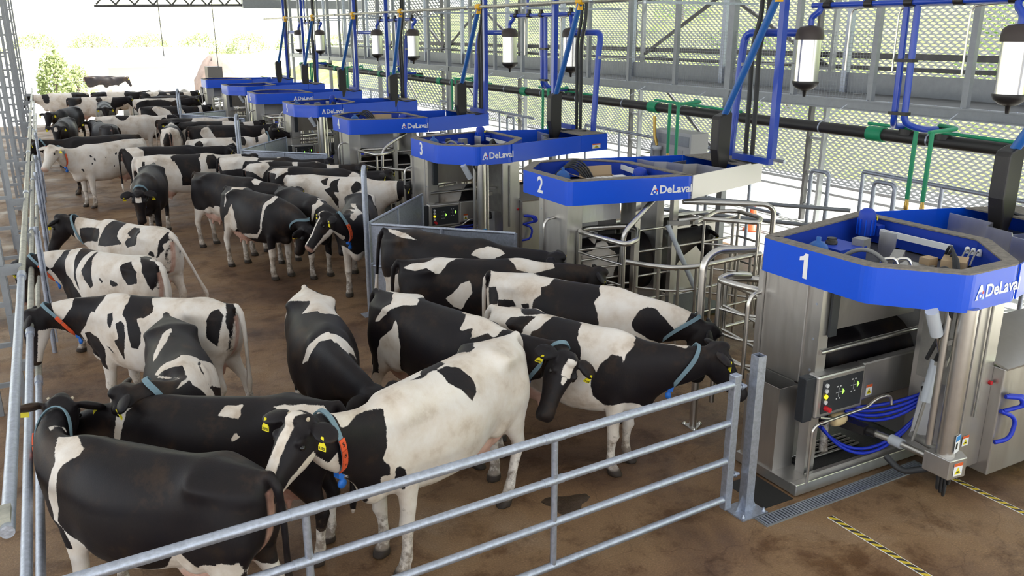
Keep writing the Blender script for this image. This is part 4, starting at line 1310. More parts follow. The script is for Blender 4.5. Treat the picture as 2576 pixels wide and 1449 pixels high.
            P(MB().tube([(0.66, -0.36, 2.02), (0.66, -0.36, 2.17), (0.72, -0.44, 2.19), (0.74, -0.48, 2.08)], 0.018, 8, 0.04), 'elbow', 'polished')
            for i in range(4):
                P(MB().tube(arc((0.85 + i * 0.02, -0.85 + i * 0.03, 2.05), (1.15 + i * 0.04, -0.55 + i * 0.05, 2.10), -0.14 - 0.02 * i), 0.013, 7), 'cable', 'black_rubber')
            P(MB().tube(arc((0.42, 0.08, 2.06), (0.55, -0.35, 2.14), -0.13), 0.02, 8), 'hose', 'grey_cable')
            P(MB().tube(arc((0.60, -0.75, 2.05), (0.80, -0.85, 2.05), -0.14), 0.018, 8), 'hose', 'black_rubber')
            for i in range(3):
                P(MB().tube(arc((1.2, -0.7 + i * 0.05, 2.12), (1.55, -0.55 + i * 0.05, 2.16), -0.05), 0.008, 6), 'cable', 'grey_cable')
                P(MB().lathe((1.52, -0.57 + i * 0.06, 2.14), [(0.022, 0), (0.022, 0.05), (0.012, 0.06)], 8), 'gland', 'white')
        else:
            motor(1.52, -0.02 if k != 2 else 0.10, 2.06, 0.12, 0.10)
            vessel(0.42, -0.20, 2.16)
            for i in range(5):
                P(MB().tube(arc((0.35 + i * 0.05, -0.45 - i * 0.03, 2.05), (0.85 + i * 0.03, -0.20, 2.02), -0.24 - 0.02 * i), 0.014, 7), 'cable', 'black_rubber')
            P(MB().tube(arc((0.20, -0.30, 2.15), (0.38, 0.05, 2.02), -0.08), 0.018, 8), 'hose', 'grey_cable')
            P(MB().tube(arc((0.85, -0.85, 2.2), (0.95, -0.35, 2.02), -0.06), 0.010, 6), 'cable', 'grey_cable')
            P(MB().lathe((0.18, -0.32, 2.05), [(0.04, 0), (0.04, 0.1), (0.05, 0.1), (0.05, 0.15), (0.02, 0.16)], 10), 'valve', 'white')
            P(MB().box((1.05, -0.93, 2.12), (0.22, 0.10, 0.20), 0.0), 'control_box', 'blue_inner')
            P(MB().box((1.58, -0.30, 2.18), (0.02, 0.45, 0.07), 0.2), 'cable_tray', 'white')
            P(MB().box((1.22, 0.02, 2.08), (0.16, 0.12, 0.15), 0.1), 'junction_box', 'white')
            P(MB().box((1.38, 0.02, 2.06), (0.14, 0.12, 0.13), 0.1), 'junction_box', 'grey_cabinet')
    # --- pillar at the head of the stall
    P(MB().b2(0.03, 0.28, 0.02, 0.54, 0.97, 1.93), 'pillar_cover', 'stainless', bevel=0.012)
    P(MB().b2(0.0, 0.05, 0.54, 0.60, 0.4, 1.93), 'flange', 'stainless')
    P(MB().b2(0.05, 0.26, -0.05, 0.02, 0.9, 1.93).b2(0.02, 0.14, -0.16, -0.05, 0.0, 1.93), 'flange', 'stainless')
    P(MB().b2(0.06, 0.26, 0.10, 0.52, 0.0, 0.97), 'pillar_foot', 'stainless_dull')
    if near:
        for z in (1.78, 1.45, 1.15):
            P(MB().lathe((0.02, -0.10, z), [(0.012, -0.004), (0.012, 0.0), (0.006, 0.002)], 8, axis='X'), 'bolt', 'galvanised')
    # wall bin below
    if odd:
        b0 = (-0.19, 0.06, 0.03, 0.46)
        P(MB().wall([(b0[0], b0[2]), (b0[1], b0[2]), (b0[1], b0[3]), (b0[0], b0[3])], 0.10, 0.95, 0.006, True).b2(b0[0], b0[1], b0[2], b0[3], 0.10, 0.11), 'splash_bin', 'stainless')
        sticker(root, (0.035, -0.163, 0.93), (1, 0, 0), (0, 0, 1))
    # --- working side of the stall
    P(MB().sheet([(0.14, -0.10, 1.50), (1.36, -0.10, 1.50), (1.36, -0.17, 1.93), (0.14, -0.17, 1.93)], 0.012), 'apron', 'stainless')
    P(MB().b2(0.11, 0.20, -0.20, -0.175, 1.48, 1.90), 'apron_bracket', 'panel_black')
    P(MB().tube([(0.05, -0.17, 1.335), (1.45, -0.17, 1.345)], 0.024, nn), 'guard_rail', 'stainless_pipe')
    P(MB().b2(0.61, 1.52, -0.21, -0.12, 0.75, 1.14), 'side_panel', 'stainless', bevel=0.02)
    cbx = P(MB().b2(-0.02, 0.60, -0.25, -0.12, 0.72, 1.14), 'control_box', 'stainless', bevel=0.02)
    P(MB().b2(-0.14, -0.02, -0.22, -0.12, 0.70, 1.13), 'side_cheek', 'panel_black', cbx, 0.01)
    P(MB().b2(0.04, 0.56, -0.256, -0.25, 0.765, 1.09), 'display', 'panel_black', cbx)
    for z, mt in ((1.04, 'led_off'), (0.985, 'led_off'), (0.93, 'led_yellow'), (0.875, 'led_off')):
        P(MB().lathe((0.085, -0.27, z), [(0.020, 0.0), (0.020, 0.014)], 12, axis='Y'), 'lamp', mt, cbx)
    P(MB().lathe((0.095, -0.315, 0.815), [(0.022, 0), (0.024, 0.02), (0.024, 0.06)], 12, axis='Y'), 'stop_button', 'red_button', cbx)
    for gx, gz in ((0.30, 0.94), (0.49, 0.975)):
        P(MB().add([(gx, -0.257, gz - 0.03), (gx + 0.028, -0.257, gz), (gx, -0.257, gz + 0.03), (gx, -0.260, gz - 0.03), (gx + 0.028, -0.260, gz), (gx, -0.260, gz + 0.03)], [(0, 1, 2), (5, 4, 3), (0, 3, 4, 1), (1, 4, 5, 2), (2, 5, 3, 0)]), 'arrow_light', 'led_green', cbx)
        for dx, dz in ((-0.07, 0.06), (-0.03, 0.06), (-0.07, -0.06), (-0.03, -0.06)):
            P(MB().b2(gx + dx - 0.008, gx + dx + 0.008, -0.258, -0.2565, gz + dz - 0.006, gz + dz + 0.006), 'key_mark', 'led_off', cbx)
        P(MB().b2(gx - 0.085, gx - 0.012, -0.258, -0.2565, gz - 0.003, gz + 0.003).b2(gx - 0.052, gx - 0.046, -0.258, -0.2565, gz - 0.045, gz + 0.045), 'stall_symbol', 'far_grey', cbx)
    if odd: sticker(root, (0.72, -0.213, 0.85), (1, 0, 0), (0, 0, 1), 0.085, 0.11)
    P(MB().tube([(-0.09, -0.30, 0.10), (-0.09, -0.30, 0.66), (-0.03, -0.30, 0.70), (0.62, -0.30, 0.73), (0.70, -0.32, 0.80), (0.78, -0.36, 0.84), (0.86, -0.36, 0.80), (0.86, -0.37, 0.73)], 0.014, 8, 0.05), 'hook_pipe', 'stainless_pipe')
    # platform
    P(MB().b2(-0.22, 2.9, -0.30, -0.22, 0.015, 0.13), 'platform_beam', 'stainless', bevel=0.008)
    P(MB().b2(-0.21, 0.10, -0.219, 0.50, 0.015, 0.11), 'platform_end', 'stainless')
    P(MB().b2(0.10, 2.9, -0.22, 0.56, 0.03, 0.125), 'rubber_mat', 'rubber_mat')
    if odd:
        P(MB().b2(-0.02, 2.8, -0.24, -0.20, 0.13, 0.155), 'kick_rail', 'stainless')
        for i in range(5):
            P(MB().tube([(0.14, 0.0 + i * 0.055, 0.14), (0.95, 0.0 + i * 0.055, 0.14)], 0.014, 8), 'floor_bar', 'stainless_pipe')
        # arm column
        P(MB().lathe((0.60, -1.13, 0), [(0.078, 0.62), (0.078, 1.95)], 20), 'arm_column', 'stainless_pipe')
        P(MB().tube([(0.73, -1.10, 0.60), (0.73, -1.10, 1.95)], 0.022, nn), 'guide_rod', 'polished')
        P(MB().tube([(0.52, -1.02, 0.70), (0.52, -1.02, 1.95)], 0.03, nn), 'guide_rod', 'stainless_pipe')
        blk = P(MB().prism([(0.50, -1.25), (0.70, -1.27), (0.76, -1.18), (0.76, -1.03), (0.50, -1.0)], 0.46, 0.64), 'arm_block', 'stainless', bevel=0.008)
        sticker(root, (0.60, -1.263, 0.55), (0.2, -0.02, 0), (0, 0, 1), 0.10, 0.12)
        sticker(root, (0.733, -1.226, 0.55), (0.06, 0.09, 0), (0, 0, 1), 0.06, 0.12)
        lb = P(MB().box((0.618, -1.212, 0.76), (0.085, 0.006, 0.16), 0.22), 'column_label', 'print_white')
        P(MB().box((0.6185, -1.215, 0.815), (0.085, 0.004, 0.045), 0.22), 'label_heading', 'sticker_blue', lb)
        P(MB().box((0.600, -1.220, 0.745), (0.03, 0.004, 0.05), 0.22), 'pictogram', 'print_black', lb)
        arm = P(MB().tube([(0.64, -1.02, 0.52), (0.63, -0.62, 0.52), (0.60, -0.42, 0.52)], 0.032, nn), 'milking_arm', 'stainless_pipe')
        P(MB().tube([(0.74, -1.02, 0.56), (0.80, -0.66, 0.56)], 0.036, nn), 'arm_cylinder', 'stainless_dull')
        P(MB().lathe((0.63, -0.64, 0.52), [(0.05, -0.06), (0.05, 0.06)], 10, axis='Y'), 'arm_joint', 'clear_plastic')
        P(MB().tube([(0.60, -0.44, 0.52), (0.59, -0.36, 0.52)], 0.045, nn).box((0.54, -0.24, 0.53), (0.10, 0.24, 0.08), 0.2).box((0.56, -0.10, 0.55), (0.06, 0.2, 0.05), 0.15), 'gripper', 'black_plastic')
        P(MB().lathe((0.43, -0.14, 0.585), [(0.02, -0.075), (0.06, -0.072), (0.068, -0.03), (0.068, 0.03), (0.055, 0.07), (0.02, 0.075)], 16, axis='X'), 'prep_cup', 'cream_plastic')
        P(MB().tube([(0.36, -0.14, 0.60), (0.20, -0.12, 0.64)], 0.016, 8), 'cup_stem', 'stainless_pipe')
        st = P(MB().tube([(0.32, -1.00, 1.93), (0.46, -0.98, 1.70)], 0.052, nn), 'lift_cylinder', 'clear_plastic')
        P(MB().tube([(0.46, -0.98, 1.70), (0.66, -0.92, 1.42)], 0.016, 8), 'piston_rod', 'polished', st)
        s2 = P(MB().tube([(0.84, -0.76, 1.32), (0.74, -0.78, 0.95)], 0.046, nn), 'side_cylinder', 'clear_plastic')
        P(MB().tube([(0.74, -0.78, 0.95), (0.69, -0.75, 0.56)], 0.015, 8), 'piston_rod', 'stainless_dull', s2)
        P(MB().box((0.84, -0.82, 1.36), (0.28, 0.10, 0.06), 0.5).box((0.98, -0.72, 1.44), (0.20, 0.04, 0.05)), 'hinge_bracket', 'stainless_dull')
        P(MB().tube([(0.50, -1.05, 1.93), (0.60, -0.98, 1.60), (0.70, -0.85, 1.38)], 0.02, 8, 0.1), 'air_hose', 'black_rubber')
        P(MB().tube([(0.62, -1.0, 1.93), (0.52, -0.95, 1.62), (0.62, -0.82, 1.40)], 0.018, 8, 0.1), 'air_hose', 'black_rubber')
        P(MB().tube([(0.95, -0.72, 1.40), (0.92, -0.70, 1.1), (0.96, -0.60, 0.9)], 0.012, 6, 0.1), 'air_hose', 'white')
        for i in range(4):
            d = 0.028 * i
            P(MB().tube(arc((1.12, -0.52, 0.86 - d), (0.55, -0.08 - d * 0.5, 0.66 - d * 0.6), 0.05 + d), 0.016, 8), 'milk_tube', 'blue_rubber')
        for i in range(2):
            P(MB().tube(arc((1.15, -0.56, 0.78), (0.30, -0.04 - 0.03 * i, 0.50), 0.36 + 0.04 * i, 14), 0.016, 8), 'milk_tube', 'blue_rubber')
        P(MB().sheet([(1.0, -0.50, 0.45), (1.28, -0.70, 0.45), (1.28, -0.70, 0.98), (1.05, -0.52, 0.98)], 0.015), 'cup_magazine', 'grey_cabinet')
        P(MB().tube([(1.0, -0.60, 0.98), (0.98, -0.66, 0.88)], 0.05, 10).tube([(0.92, -0.62, 0.96), (1.0, -0.7, 0.9)], 0.012, 6), 'cup_holder', 'black_plastic')
        for i in range(4):
            P(MB().tube(arc((0.52 + 0.05 * i, -1.15, 0.47), (0.66 + 0.05 * i, -1.08, 0.47), 0.17 + 0.05 * (i % 3), 12), 0.014, 7), 'hanging_hose', 'black_rubber')
        P(MB().tube([(0.55, -1.05, 0.47), (0.45, -0.85, 0.36), (0.42, -0.70, 0.46)], 0.03, 8, 0.1), 'hanging_hose', 'black_rubber')
    # cabinets beside the stall
    P(MB().b2(1.50, 1.62, -0.30, 0.55, 0.13, 1.93), 'rear_post', 'stainless')
    P(MB().b2(1.12, 1.46, -0.92, -0.34, 0.22, 1.93), 'tall_cabinet', 'stainless', bevel=0.01)
    P(MB().prism([(1.46, -1.02), (3.4, -1.02), (3.4, -0.35), (1.46, -0.35)], 0.14, 1.20), 'milk_cabinet', 'stainless', bevel=0.01)
    P(MB().sheet([(1.44, -1.05, 1.20), (3.42, -1.05, 1.20), (3.42, -0.35, 1.36), (1.44, -0.35, 1.36)], 0.02), 'cabinet_top', 'stainless')
    if odd:
        for i in range(3):
            P(MB().tube([(1.47 + i * 0.03, -1.06, 0.95), (1.62 + i * 0.03, -1.12, 0.93), (1.66 + i * 0.03, -1.12, 0.84), (1.50, -1.05, 0.80)], 0.02, 8, 0.08), 'hose_loop', 'blue_rubber')
        P(MB().tube([(1.47, -1.04, 0.80), (1.64, -1.10, 0.72), (1.58, -1.10, 0.52), (1.44, -1.05, 0.50)], 0.02, 8, 0.1), 'hose_loop', 'blue_rubber')
        sticker(root, (1.20, -0.925, 0.52), (1, 0, 0), (0, 0, 1), 0.09, 0.10)
        P(MB().b2(1.112, 1.118, -0.88, -0.4, 1.0, 1.9).tube([(1.25, -0.94, 0.75), (1.25, -0.94, 1.85)], 0.012, 6), 'cabinet_door', 'stainless_dull')
        P(MB().lathe((1.42, -0.945, 1.05), [(0.02, 0), (0.02, 0.03)], 10, axis='Y'), 'cabinet_button', 'red_button')
    # far wall of the stall and its bars
    for z in (0.55, 0.85, 1.15):
        P(MB().tube([(0.28, 0.52, z), (1.0, 0.52, z)], 0.018, 8), 'stall_bar', 'stainless_pipe')
    # --- cow gates on the entry side
    g = P(MB().tube([(1.30, 0.70, 1.90), (0.81, 0.98, 1.74), (0.62, 1.0, 1.60), (0.60, 1.0, 1.2), (0.58, 1.0, 0.0)], 0.036, nn, 0.12), 'entry_hoop', 'stainless_pipe')
    P(MB().tube([(0.60, 1.0, 1.22), (0.80, 1.28, 1.20), (1.05, 1.55, 1.19), (1.40, 1.62, 1.19), (2.05, 1.55, 1.19), (2.55, 1.52, 1.19)], 0.033, nn, 0.15), 'curved_rail', 'stainless_pipe')
    P(MB().tube([(0.72, 1.15, 0.25), (1.05, 1.55, 0.25), (1.40, 1.62, 0.25), (2.55, 1.52, 0.25)], 0.025, nn, 0.15), 'curved_rail', 'stainless_pipe')
    for (x, y) in ((0.72, 1.15), (0.9, 1.40), (1.10, 1.56), (1.35, 1.61), (1.62, 1.60), (1.88, 1.57), (2.12, 1.55), (2.36, 1.53), (2.55, 1.52)):
        P(MB().tube([(x, y, 0.12), (x, y, 1.19)], 0.02, 8), 'gate_bar', 'stainless_pipe')
    for z in (0.55, 0.88):
        P(MB().tube([(0.72, 1.15, z), (1.05, 1.55, z), (1.40, 1.62, z), (2.55, 1.52, z)], 0.014, 8, 0.15), 'gate_wire', 'stainless_pipe')
    wing = P(MB().tube([(0.95, 0.62, 1.57), (0.38, 0.46, 1.57), (0.20, 0.56, 1.57), (0.32, 1.46, 1.57), (0.60, 1.32, 1.57), (0.95, 0.86, 1.57), (0.95, 0.62, 1.57)], 0.034, nn, 0.10), 'wing_gate', 'stainless_pipe')
    for (x, y) in ((0.20, 0.56), (0.34, 1.40)):
        P(MB().tube([(x, y, 0.35), (x, y, 1.57)], 0.026, 8), 'wing_bar', 'stainless_pipe', wing)
    for z in (0.75, 1.02, 1.29):
        P(MB().tube([(0.20, 0.56, z), (0.33, 1.40, z)], 0.017, 8), 'wing_bar', 'stainless_pipe', wing)
        P(MB().tube([(0.20, 0.56, z + 0.02), (0.95, 0.70, z + 0.04)], 0.017, 8), 'wing_bar', 'stainless_pipe', wing)
    for x in (1.02, 1.66):
        P(MB().box((x, 0.72, 0.965), (0.085, 0.085, 1.93)), 'gate_post', 'stainless')
    for z in (0.5, 0.85, 1.2, 1.5):
        P(MB().tube([(1.06, 0.66, z), (1.62, 0.66, z)], 0.018, 8), 'stall_bar', 'stainless_pipe')
        P(MB().tube([(1.70, 0.66, z), (2.9, 0.60, z)], 0.018, 8), 'stall_bar', 'stainless_pipe')
    P(MB().tube([(1.38, 0.95, 1.60), (1.80, 1.15, 0.62)], 0.034, nn), 'gate_cylinder', 'clear_plastic')
    P(MB().tube([(1.76, 0.78, 1.86), (2.85, 1.26, 1.80), (2.95, 1.30, 1.72), (2.95, 1.30, 0.1)], 0.036, nn, 0.14), 'exit_hoop', 'stainless_pipe')
    P(MB().tube([(1.55, 0.95, 1.65), (1.95, 1.02, 1.65), (2.40, 1.60, 1.65), (2.66, 1.36, 1.65), (2.69, 0.84, 1.65), (2.40, 0.74, 1.65), (1.70, 1.15, 1.65)], 0.030, nn, 0.12), 'exit_gate', 'stainless_pipe')
    for (x, y) in ((1.95, 1.02), (2.20, 1.32), (2.40, 1.58), (2.65, 1.36), (2.69, 0.9)):
        P(MB().tube([(x, y, 0.3), (x, y, 1.64)], 0.02, 8), 'gate_bar', 'stainless_pipe')
    for z in (0.6, 0.95, 1.3):
        P(MB().tube([(1.95, 1.02, z), (2.40, 1.58, z), (2.66, 1.36, z), (2.69, 0.9, z)], 0.015, 8, 0.08), 'gate_wire', 'stainless_pipe')
    P(MB().box((1.55, 0.96, 1.62), (0.30, 0.07, 0.06), 0.35).box((1.98, 0.98, 1.60), (0.42, 0.06, 0.05), 0.05), 'gate_actuator', 'stainless_dull')
    # handrail pipe in front of the pillar
    gy = 0.57 if odd else 0.24
    P(MB().tube([(0.04, gy, 1.72), (-0.10, gy, 1.70), (-0.14, gy, 1.62), (-0.14, gy, 0.85)], 0.020, 8, 0.08), 'grab_rail', 'stainless_pipe')
    if k == 1:
        # separate wide entry gate seen left of robot one
        P(MB().tube([(0.60, 1.30, 1.90), (0.08, 1.30, 1.95), (-0.08, 1.30, 1.85), (-0.08, 1.30, 0.0)], 0.040, 12, 0.14), 'entry_hoop', 'stainless_pipe')
        P(MB().lathe((-0.08, 1.30, 0), [(0.13, 0), (0.13, 0.012)], 3), 'foot_plate', 'stainless')
        for a in range(3):
            P(MB().lathe((-0.08 + 0.095 * math.cos(a * 2.094), 1.30 + 0.095 * math.sin(a * 2.094), 0.012), [(0.024, 0), (0.022, 0.012), (0.010, 0.022)], 10), 'dome_bolt', 'polished')
        P(MB().tube([(0.55, 1.28, 1.62), (0.18, 1.20, 1.70), (0.06, 1.22, 1.66), (0.10, 0.92, 1.66), (0.30, 0.72, 1.62)], 0.034, 12, 0.10), 'wing_gate', 'stainless_pipe')
        for z in (0.55, 0.82, 1.09, 1.36):
            P(MB().tube([(0.07, 1.20, z), (0.12, 0.90, z), (0.28, 0.74, z)], 0.017, 8, 0.08), 'wing_bar', 'stainless_pipe')
        for (x, y) in ((0.07, 1.20), (0.28, 0.74)):
            P(MB().tube([(x, y, 0.3), (x, y, 1.64)], 0.028, 8), 'wing_bar', 'stainless_pipe')
    return root

for _k, _y in enumerate(RY):
    robot(_k + 1, _y)

# cardboard boxes left inside two hoods
for (k, x, y) in ((2, 1.02, 0.18), (4, 1.05, 0.15)):
    bx = empty('cardboard_box', (RX0 + x, RY[k - 1] + y, 1.976)); tag(bx, 'open brown cardboard box lying inside the hood of robot %s' % ('two' if k == 2 else 'four'), 'box', 'cardboard boxes in the hoods')
    bx.rotation_euler = (0, 0, -0.12)
    MB().wall([(-0.26, -0.13), (0.26, -0.13), (0.26, 0.13), (-0.26, 0.13)], 0, 0.15, 0.006, True).b2(-0.26, 0.26, -0.13, 0.13, 0, 0.006).build('carton', 'cardboard', bx)
    MB().sheet([(-0.26, 0.13, 0.15), (0.26, 0.13, 0.15), (0.27, 0.17, 0.28), (-0.25, 0.17, 0.28)], 0.006).build('flap', 'cardboard', bx)
    MB().sheet([(-0.26, -0.13, 0.15), (-0.26, 0.13, 0.15), (-0.42, 0.12, 0.20), (-0.42, -0.14, 0.20)], 0.006).build('flap', 'cardboard', bx)
    for i in range(5):
        MB().b2(-0.22 + i * 0.09, -0.15 + i * 0.09, -0.09, 0.07, 0.01, 0.14).build('packet', 'white', bx)

# ---------------------------------------------------------------- V-shaped sheet barriers between working sides
for i, (ax_, ay, y2, y3) in enumerate(((3.92, 11.75, 10.15, 13.55), (3.92, 20.95, 19.25, 23.0), (4.0, 31.4, 28.75, 32.1))):
    v = empty('sheet_barrier', (ax_, ay, 0)); tag(v, ('grey sheet steel barrier with hooped posts between robots two and three', 'grey sheet steel barrier with hooped posts between robots four and five', 'grey sheet steel barrier with post between robots six and seven')[i], 'barrier', 'sheet barriers')
    MB().tube([(-0.05, -0.06, 0), (-0.05, -0.06, 2.12), (-0.01, 0.0, 2.26), (0.05, 0.16, 2.14), (0.05, 0.16, 0)], 0.030, 10, 0.08).build('hoop_post', 'galvanised', v)
    MB().b2(-0.16, 0.08, -0.17, 0.05, 0, 0.012).build('base_plate', 'galvanised', v)
    for (ye, nm) in ((y2 - ay, 'near'), (y3 - ay, 'far')):
        e = Vector((1.62, ye, 0)); d = e.normalized()
        s0 = d * 0.06
        MB().wall([(s0.x, s0.y), (e.x, e.y)], 0.14, 1.38, 0.012).build('sheet', 'galvanised', v)
        MB().tube([(s0.x, s0.y, 1.39), (e.x, e.y, 1.39)], 0.022, 8).build('edge_tube', 'galvanised', v)
        MB().tube([(s0.x, s0.y, 0.75), (e.x, e.y, 0.75)], 0.02, 8).build('edge_tube', 'galvanised', v)
        for t in (0.5, 1.0):
            p = s0.lerp(e, t)
            MB().tube([(p.x, p.y, 0), (p.x, p.y, 1.39)], 0.026, 8).build('end_post', 'galvanised', v)

# ---------------------------------------------------------------- overhead line with cable booms
rail = empty('overhead_rail', (8.62, 0, 4.62)); tag(rail, 'long pale pipe rail hanging above the back of the robots', 'rail')
yy = 3.0
while yy < 38:
    MB().tube([(0, yy, 0), (0, yy + 5.0, 0)], 0.030, 10).build('pipe_length', 'rail_stain', rail)
    MB().tube([(0, yy + 4.95, 0), (0, yy + 5.05, 0)], 0.038, 10).build('coupling', 'galvanised', rail)
    yy += 5.0
for y in (7.0, 11.5, 15.5, 20.0, 25.0, 30.0, 35.0):
    MB().b2(0, 2.4, y - 0.03, y + 0.03, -0.09, -0.05).build('bracket', 'galvanised', rail)
PODY = [5.2, 9.5, 14.2, 18.45, 22.9, 27.6, 32.1, 36.1]
BRY = [4.3, 8.6, 13.4, 17.5, 22.2, 26.2, 30.7, 34.5]
for i, (py, by) in enumerate(zip(PODY, BRY)):
    b = empty('cable_boom', (8.62, py, 0)); tag(b, 'sloping blue boom with black pod and yellow bracket above robot %s' % ('one', 'two', 'three', 'four', 'five', 'six', 'seven', 'eight')[i], 'cable boom', 'cable booms')
    d = by - py
    MB().tube([(0, 0.02, 2.86), (0, d, 4.58)], 0.052, 10).build('boom_tube', 'blue_arm', b)
    MB().lathe((0, d, 4.62), [(0.05, -0.10), (0.065, -0.06), (0.065, 0.07), (0.05, 0.09)], 10, axis='Y').box((0, d + 0.02, 4.54), (0.09, 0.10, 0.14)).build('bracket', 'yellow', b)
    pod = MB()
    q = [(-0.13, 2.93), (0.02, 2.98), (0.10, 2.98), (0.10, 2.30), (0.02, 2.06), (-0.06, 2.06), (-0.15, 2.45), (-0.15, 2.88)]
    n = len(q); w = 0.085
    pod.add([(x, -w, z) for x, z in q] + [(x, w, z) for x, z in q], [tuple(range(n)), tuple(range(2 * n - 1, n - 1, -1))] + [(j, n + j, n + (j + 1) % n, (j + 1) % n) for j in range(n)])
    pod.build('pod', 'black_plastic', b, bevel=0.02)
    MB().tube([(0.08, 0.02, 2.30), (0.28, -0.15, 2.22), (0.5, -0.35, 2.27)], 0.016, 6, 0.1).build('lead', 'black_rubber', b)
# bell jars with blue elbow pipes
JAR = [5.80, 8.75, 14.9, 17.5, 23.3, 26.3, 32.6, 35.6]
for i, (jy, y0) in enumerate(zip(JAR, RY)):
    near = i < 4
    j = empty('bell_jar', (9.4, jy, 0)); tag(j, 'polished steel receiver jar with dark cap and blue elbow pipe behind robot %s' % ('one', 'two', 'three', 'four', 'five', 'six', 'seven', 'eight')[i], 'receiver jar', 'receiver jars')
    nn = 28 if near else 16
    MB().lathe((0, 0, 0), [(0.165, 3.42), (0.165, 4.02)], nn).build('steel_shell', 'polished', j)
    MB().lathe((0, 0, 0), [(0.185, 3.99), (0.188, 4.05), (0.175, 4.12), (0.13, 4.16), (0.05, 4.175)], nn).build('cap', 'cap_brown', j)
    MB().lathe((0, 0, 0), [(0.02, 3.22), (0.03, 3.30), (0.10, 3.32), (0.165, 3.37), (0.185, 3.42), (0.18, 3.435)], nn).build('bottom_dish', 'black_plastic', j)
    s = 1 if (y0 > jy) else -1
    ty = y0 + (0.25 if s > 0 else -0.15) - jy
    MB().tube([(0, s * 0.12, 4.08), (0, ty, 4.08), (-0.05, ty, 3.7), (-0.12, ty, 2.45), (-0.12, ty, 2.25)], 0.058, 12, 0.16).build('elbow_pipe', 'blue_pipe', j)
    MB().tube([(0, ty, 3.62), (1.6, ty, 3.62)], 0.012, 6).tube([(-0.04, ty, 3.60), (-0.04, ty, 3.65)], 0.068, 12).build('pipe_clip', 'galvanised_dull', j)
    MB().tube([(0, 0, 4.15), (0, 0, 4.28), (0.04, s * -0.1, 4.36), (0.06, s * -0.1, 4.44)], 0.042, 10, 0.05).build('top_pipe', 'blue_pipe', j)
# blue manifolds joining neighbouring jars, twin drops to the header pipe
for i, (ya, yb) in enumerate(((5.8, 8.75), (14.9, 17.5), (23.3, 26.3), (32.6, 35.6))):
    m_ = empty('blue_manifold', (9.46, (ya + yb) / 2, 0)); tag(m_, 'blue pipe manifold with twin drop pipes joining the jars, %s to the camera' % ORD[i], 'pipe', 'blue manifolds')
    h = (yb - ya) / 2
    MB().tube([(0, -h - 0.05, 4.44), (0, h + 0.05, 4.44)], 0.036, 10).build('header', 'blue_pipe', m_)
    for t in (-0.9, -0.45, 0.0, 0.4, 0.85):
        MB().tube([(0, t * h - 0.06, 4.44), (0, t * h + 0.06, 4.44)], 0.052, 10).box((0, t * h, 4.52), (0.06, 0.06, 0.08)).build('valve', 'black_plastic', m_)
    for t in (-0.5, 0.45):
        MB().tube([(0, t * h, 4.44), (0, t * h, 6.6)], 0.03, 8).build('riser', 'blue_pipe', m_)
    for s in (-1, 1):
        MB().tube([(0.06, s * 0.075, 4.44), (0.08, s * 0.075, 2.98), (0.28, s * 0.22, 2.90), (0.5, s * 0.25, 2.90)], 0.042, 10, 0.1).build('drop_pipe', 'blue_pipe', m_)
        MB().lathe((0.62, s * 0.27, 2.84), [(0.10, -0.07), (0.10, 0.07)], 12).build('saddle', 'black_plastic', m_)
    for z in (3.75, 3.1):
        MB().box((0.07, 0, z), (0.10, 0.26, 0.04)).build('pipe_clip', 'black_plastic', m_)
    MB().tube([(0.05, -h + 0.1, 4.40), (0.05, h - 0.1, 4.40)], 0.012, 6).build('conduit', 'galvanised', m_)
    for t in (-0.55, 0.1, 0.6):
        MB().tube([(0.06, t * h - 0.3, 4.40), (0.06, t * h, 4.38), (0.06, t * h + 0.03, 4.3), (0.06, t * h + 0.03, 3.6)], 0.014, 6, 0.06).build('grey_conduit', 'stainless_pipe', m_)
# blue square utility masts and pairs of black hoses
for i, y0 in enumerate(RY):
    s = -1 if i % 2 else 1
    yb = y0 + s * 0.88
    if i == 0: yb = y0 - 0.95
    u = empty('utility_mast', (9.0, yb, 0)); tag(u, 'blue square tube mast dropping to the back of robot %s' % ('one', 'two', 'three', 'four', 'five', 'six', 'seven', 'eight')[i], 'mast', 'utility masts')
    MB().b2(-0.045, 0.045, -0.045, 0.045, 2.36, 6.74).build('mast', 'blue_pipe', u)
    MB().b2(-0.045, 0.045, min(0, -s * 0.75), max(0, -s * 0.75), 2.27, 2.36).build('foot_beam', 'blue_pipe', u)
    hs = empty('hose_pair', (9.22, y0 + s * 0.25 if i else y0 - 0.3, 0)); tag(hs, 'pair of black hoses hanging down to the back of robot %s' % ('one', 'two', 'three', 'four', 'five', 'six', 'seven', 'eight')[i], 'hose', 'hanging black hoses')
    for d in (-0.07, 0.07):
        MB().tube([(0.05, d, 6.74), (0.05, d, 4.6), (0.0, d - 0.05, 4.3), (-0.02, d + 0.06, 3.9), (0, d + 0.06, 3.2), (0, d + 0.05, 2.25)], 0.034, 8, 0.25).build('hose', 'black_rubber', hs)
    MB().tube([(0.12, 0.02, 6.74), (0.12, 0.0, 4.4), (0.08, 0.08, 3.9), (0.08, 0.08, 2.3)], 0.02, 6, 0.25).build('conduit', 'rail_stain', hs)

